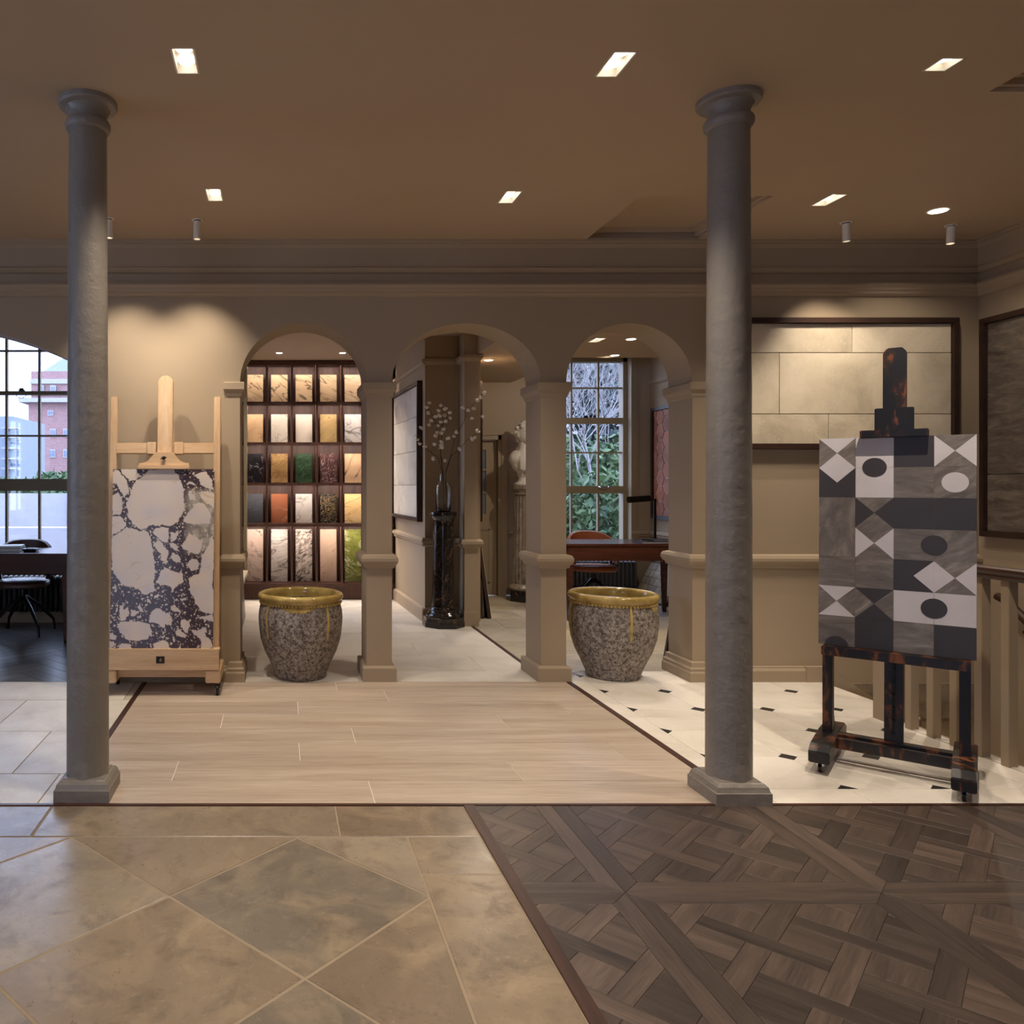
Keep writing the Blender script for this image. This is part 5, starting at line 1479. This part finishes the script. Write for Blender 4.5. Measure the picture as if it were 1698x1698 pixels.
box('cornice_band', M['render'], bl, c.x-.5, d_.x, YF-.5, YF+14, c.z, d_.z)
e0 = P60(50, 661); e1 = P60(170, 615)
box('upper_storey', M['brick'], bl, e0.x, e1.x, YF+.2, YF+14, e0.z, e1.z)
for y0, y1 in ((655, 648), (636, 628)):
    g0, g1 = P60(49, y0), P60(170, y1); box('white_band', M['render'], bl, g0.x, g1.x, YF+.05, YF+.3, g0.z, g1.z)
top0, top1 = P60(66, 650), P60(170, 632)
rf0, rf1 = P60(66, 632), P60(104, 608)
MB().loft([[(rf0.x, YF+.5, e1.z), (rf0.x+9, YF+.5, e1.z), (rf0.x+9, YF+10, e1.z), (rf0.x, YF+10, e1.z)], [(rf0.x+1.6, YF+2, e1.z+1.6), (rf0.x+7.4, YF+2, e1.z+1.6), (rf0.x+7.4, YF+8, e1.z+1.6), (rf0.x+1.6, YF+8, e1.z+1.6)], [(rf0.x+3.6, YF+4, e1.z+2.4), (rf0.x+5.4, YF+4, e1.z+2.4), (rf0.x+5.4, YF+6, e1.z+2.4), (rf0.x+3.6, YF+6, e1.z+2.4)]]).build('roof', M['roof'], bl)
for (x, y, w_, h_) in ((88, 718, 10, 14), (66, 718, 5, 12), (86, 752, 12, 14), (66, 752, 5, 12), (84, 685, 10, 9), (66, 685, 6, 9), (88, 645, 9, 12), (68, 645, 9, 12), (110, 718, 10, 14), (110, 752, 10, 14)):
    p, q = P60(x - w_/2, y + h_/2), P60(x + w_/2, y - h_/2)
    wn = box('building_window', M['render'], bl, p.x, q.x, YF-.06, YF+.1, p.z, q.z)
    wn.data.name = 'building_window'
    mbx = MB(); mid = (p.x+q.x)/2
    mbx.box(p.x+.06, mid-.04, YF-.09, YF-.05, p.z+.08, q.z-.08).box(mid+.04, q.x-.06, YF-.09, YF-.05, p.z+.08, q.z-.08)
    o = mbx.build('window_pane', M['dark_pane'], wn)
b2 = thing('glass_block', 'distant grey-blue office block with balconies', 'building')
for (x0, x1, y0, y1, Y, mt) in ((-60, 22, 800, 690, 37, 'roof'), (-60, 33, 800, 702, 38, 'brick')):
    p, q = px(x0, y0, Y), px(x1, y1, Y)
    box('block', M[mt], b2, p.x, q.x, Y, Y+5, -.4, q.z)
for y0 in (712, 727, 745, 762, 778):
    p, q = px(8, y0, 36.9), px(33, y0-2, 36.9); box('balcony', M['render'], b2, p.x, q.x, 36.4, 37.2, p.z, q.z)
    for xx in (12, 20, 27):
        p, q = px(xx, y0+12, 36.9), px(xx+5, y0+2, 36.9); box('window_pane', M['dark_pane'], b2, p.x, q.x, 36.95, 37.02, p.z, q.z)
# hoarding of pale panels
hd = thing('site_hoarding', 'pale panelled hoarding across the street', 'fence')
for i in range(16):
    x = -12.5 + i*.8
    box('panel', M['render'], hd, x+.01, x+.78, 20.0 + .02*(i % 2), 20.06 + .02*(i % 2), -.4, 1.15)
for i in range(6):
    x = -12.5 + i*2.4; box('post', M['roof'], hd, x-.06, x+.06, 19.9, 20.0, -.4, 1.2)
struct(box('street_parapet', M['render'], None, -20, 0, 13.5, 13.9, -.4, .62), 'low pale wall outside the bay window', 'wall')

def leafmat(name, a, b):
    t = NT(name); v = t.coords(rand=False); t.color(t.ramp(t.noise(v, 3, 3), [(.35, a), (.65, b)])); t.rough(.55); return t.m
M['leaf'] = leafmat('green_leaf', srgb(40, 66, 40), srgb(92, 116, 74))
M['leaf_dark'] = leafmat('dark_leaf', srgb(30, 46, 46), srgb(62, 80, 80))
M['twig'] = plain('pale_twig', srgb(140, 134, 134), .7)
def foliage(mb, c, rx, ry, rz_, n_, size, rnd):
    for _ in range(n_):
        while True:
            p = Vector((rnd.uniform(-1, 1), rnd.uniform(-1, 1), rnd.uniform(-1, 1)))
            if .35 < p.length < 1: break
        p = Vector((c[0] + p.x*rx, c[1] + p.y*ry, c[2] + p.z*rz_))
        u = Vector((rnd.gauss(0, 1), rnd.gauss(0, 1), rnd.gauss(0, 1))).normalized(); w_ = u.cross(Vector((rnd.gauss(0, 1), rnd.gauss(0, 1), rnd.gauss(0, 1)))).normalized()
        s = size*rnd.uniform(.6, 1.3)
        mb.add([p - u*s, p + w_*s*.45, p + u*s, p - w_*s*.45], [(0, 1, 2, 3)])
rnd = random.Random(11)
def shrub(label, blobs, mat, size, name='garden_shrub'):
    t = thing(name, label, 'shrub', (blobs[0][0], blobs[0][1], -.35))
    m = MB(Matrix.Translation((-blobs[0][0], -blobs[0][1], .35)))
    for (x, y, z, rx, ry, rz_, n_) in blobs: foliage(m, (x, y, z), rx, ry, rz_, n_, size, rnd)
    tag(m.build('foliage', M[mat], t), kind='stuff')
    s = MB()
    for k_ in range(5): s.tube([(0, 0, 0), (rnd.uniform(-.2, .2), rnd.uniform(-.2, .2), .6), (rnd.uniform(-.5, .5), rnd.uniform(-.4, .4), 1.3)], [.04, .03, .01], 6)
    s.build('stem', M['bark'], t)
    return t
shrub('bright green leafy shrub close outside the garden window', [(5.3, 12.6, .6, .9, .6, 1.0, 2600), (4.5, 12.9, .3, .8, .5, .8, 1800)], 'leaf', .075)
shrub('rounded green bush behind the nearer shrub in the garden', [(5.6, 14.6, 1.0, 1.5, .8, 1.3, 3600), (6.9, 14.8, 1.4, .9, .7, 1.2, 2000)], 'leaf', .085)
shrub('dark evergreen mass at the back of the garden', [(6.0, 17.5, 2.2, 2.2, .8, 2.4, 5200), (8.2, 17.8, 2.0, 1.4, .8, 2.2, 2400), (6.6, 17.8, 4.3, 1.6, .8, 1.2, 1600)], 'leaf_dark', .11)
shrub('distant hedge beside the brick building', [(-11.4, 33, .75, 2.0, .8, .9, 1500), (-9.4, 33, .95, 1.6, .8, .95, 1200)], 'leaf', .22, 'street_hedge')
def bare_tree(x, y, label, seed, h=4.6):
    r_ = random.Random(seed)
    t = thing('bare_tree', label, 'tree', (x, y, -.4))
    m = MB()
    def grow(p, d, L, rad, dep):
        q_ = p + d*L + Vector((r_.uniform(-.05, .05),)*3)
        m.tube([p, (p+q_)/2 + Vector((r_.uniform(-.04, .04), r_.uniform(-.04, .04), 0)), q_], [rad, rad*.85, rad*.68], 5)
        if dep == 0: return
        for _ in range(3 if dep > 1 else 2):
            nd = (d + Vector((r_.uniform(-.75, .75), r_.uniform(-.5, .5), r_.uniform(-.3, .55)))).normalized()
            grow(q_, nd, L*r_.uniform(.62, .85), rad*.62, dep-1)
    grow(Vector((0, 0, 0)), Vector((.05, 0, 1)).normalized(), h*.26, .03, 7)
    m.build('branches', M['twig'], t)
    return t
bare_tree(5.55, 13.6, 'pale bare tree with tangled twigs outside the garden window', 4)
bare_tree(6.4, 15.6, 'farther bare tree with thin white twigs in the garden', 8, 5.6)
bp = box('garden_wall_end', brick_mat('grey_brick', srgb(92, 86, 84), srgb(104, 98, 94), srgb(120, 114, 110)), None, 4.80, 5.25, 10.9, 10.98, -.4, 3.6)
tag(bp, 'grey brick pier outside the garden window', 'brick pier')
gh = thing('garden_house', 'white and red house glimpsed through the bare trees', 'building')
box('house_wall', M['render'], gh, 5, 16, 26, 30, -.4, 6.5); box('red_band', M['brick'], gh, 4.9, 16, 25.9, 26, 1.7, 2.4)
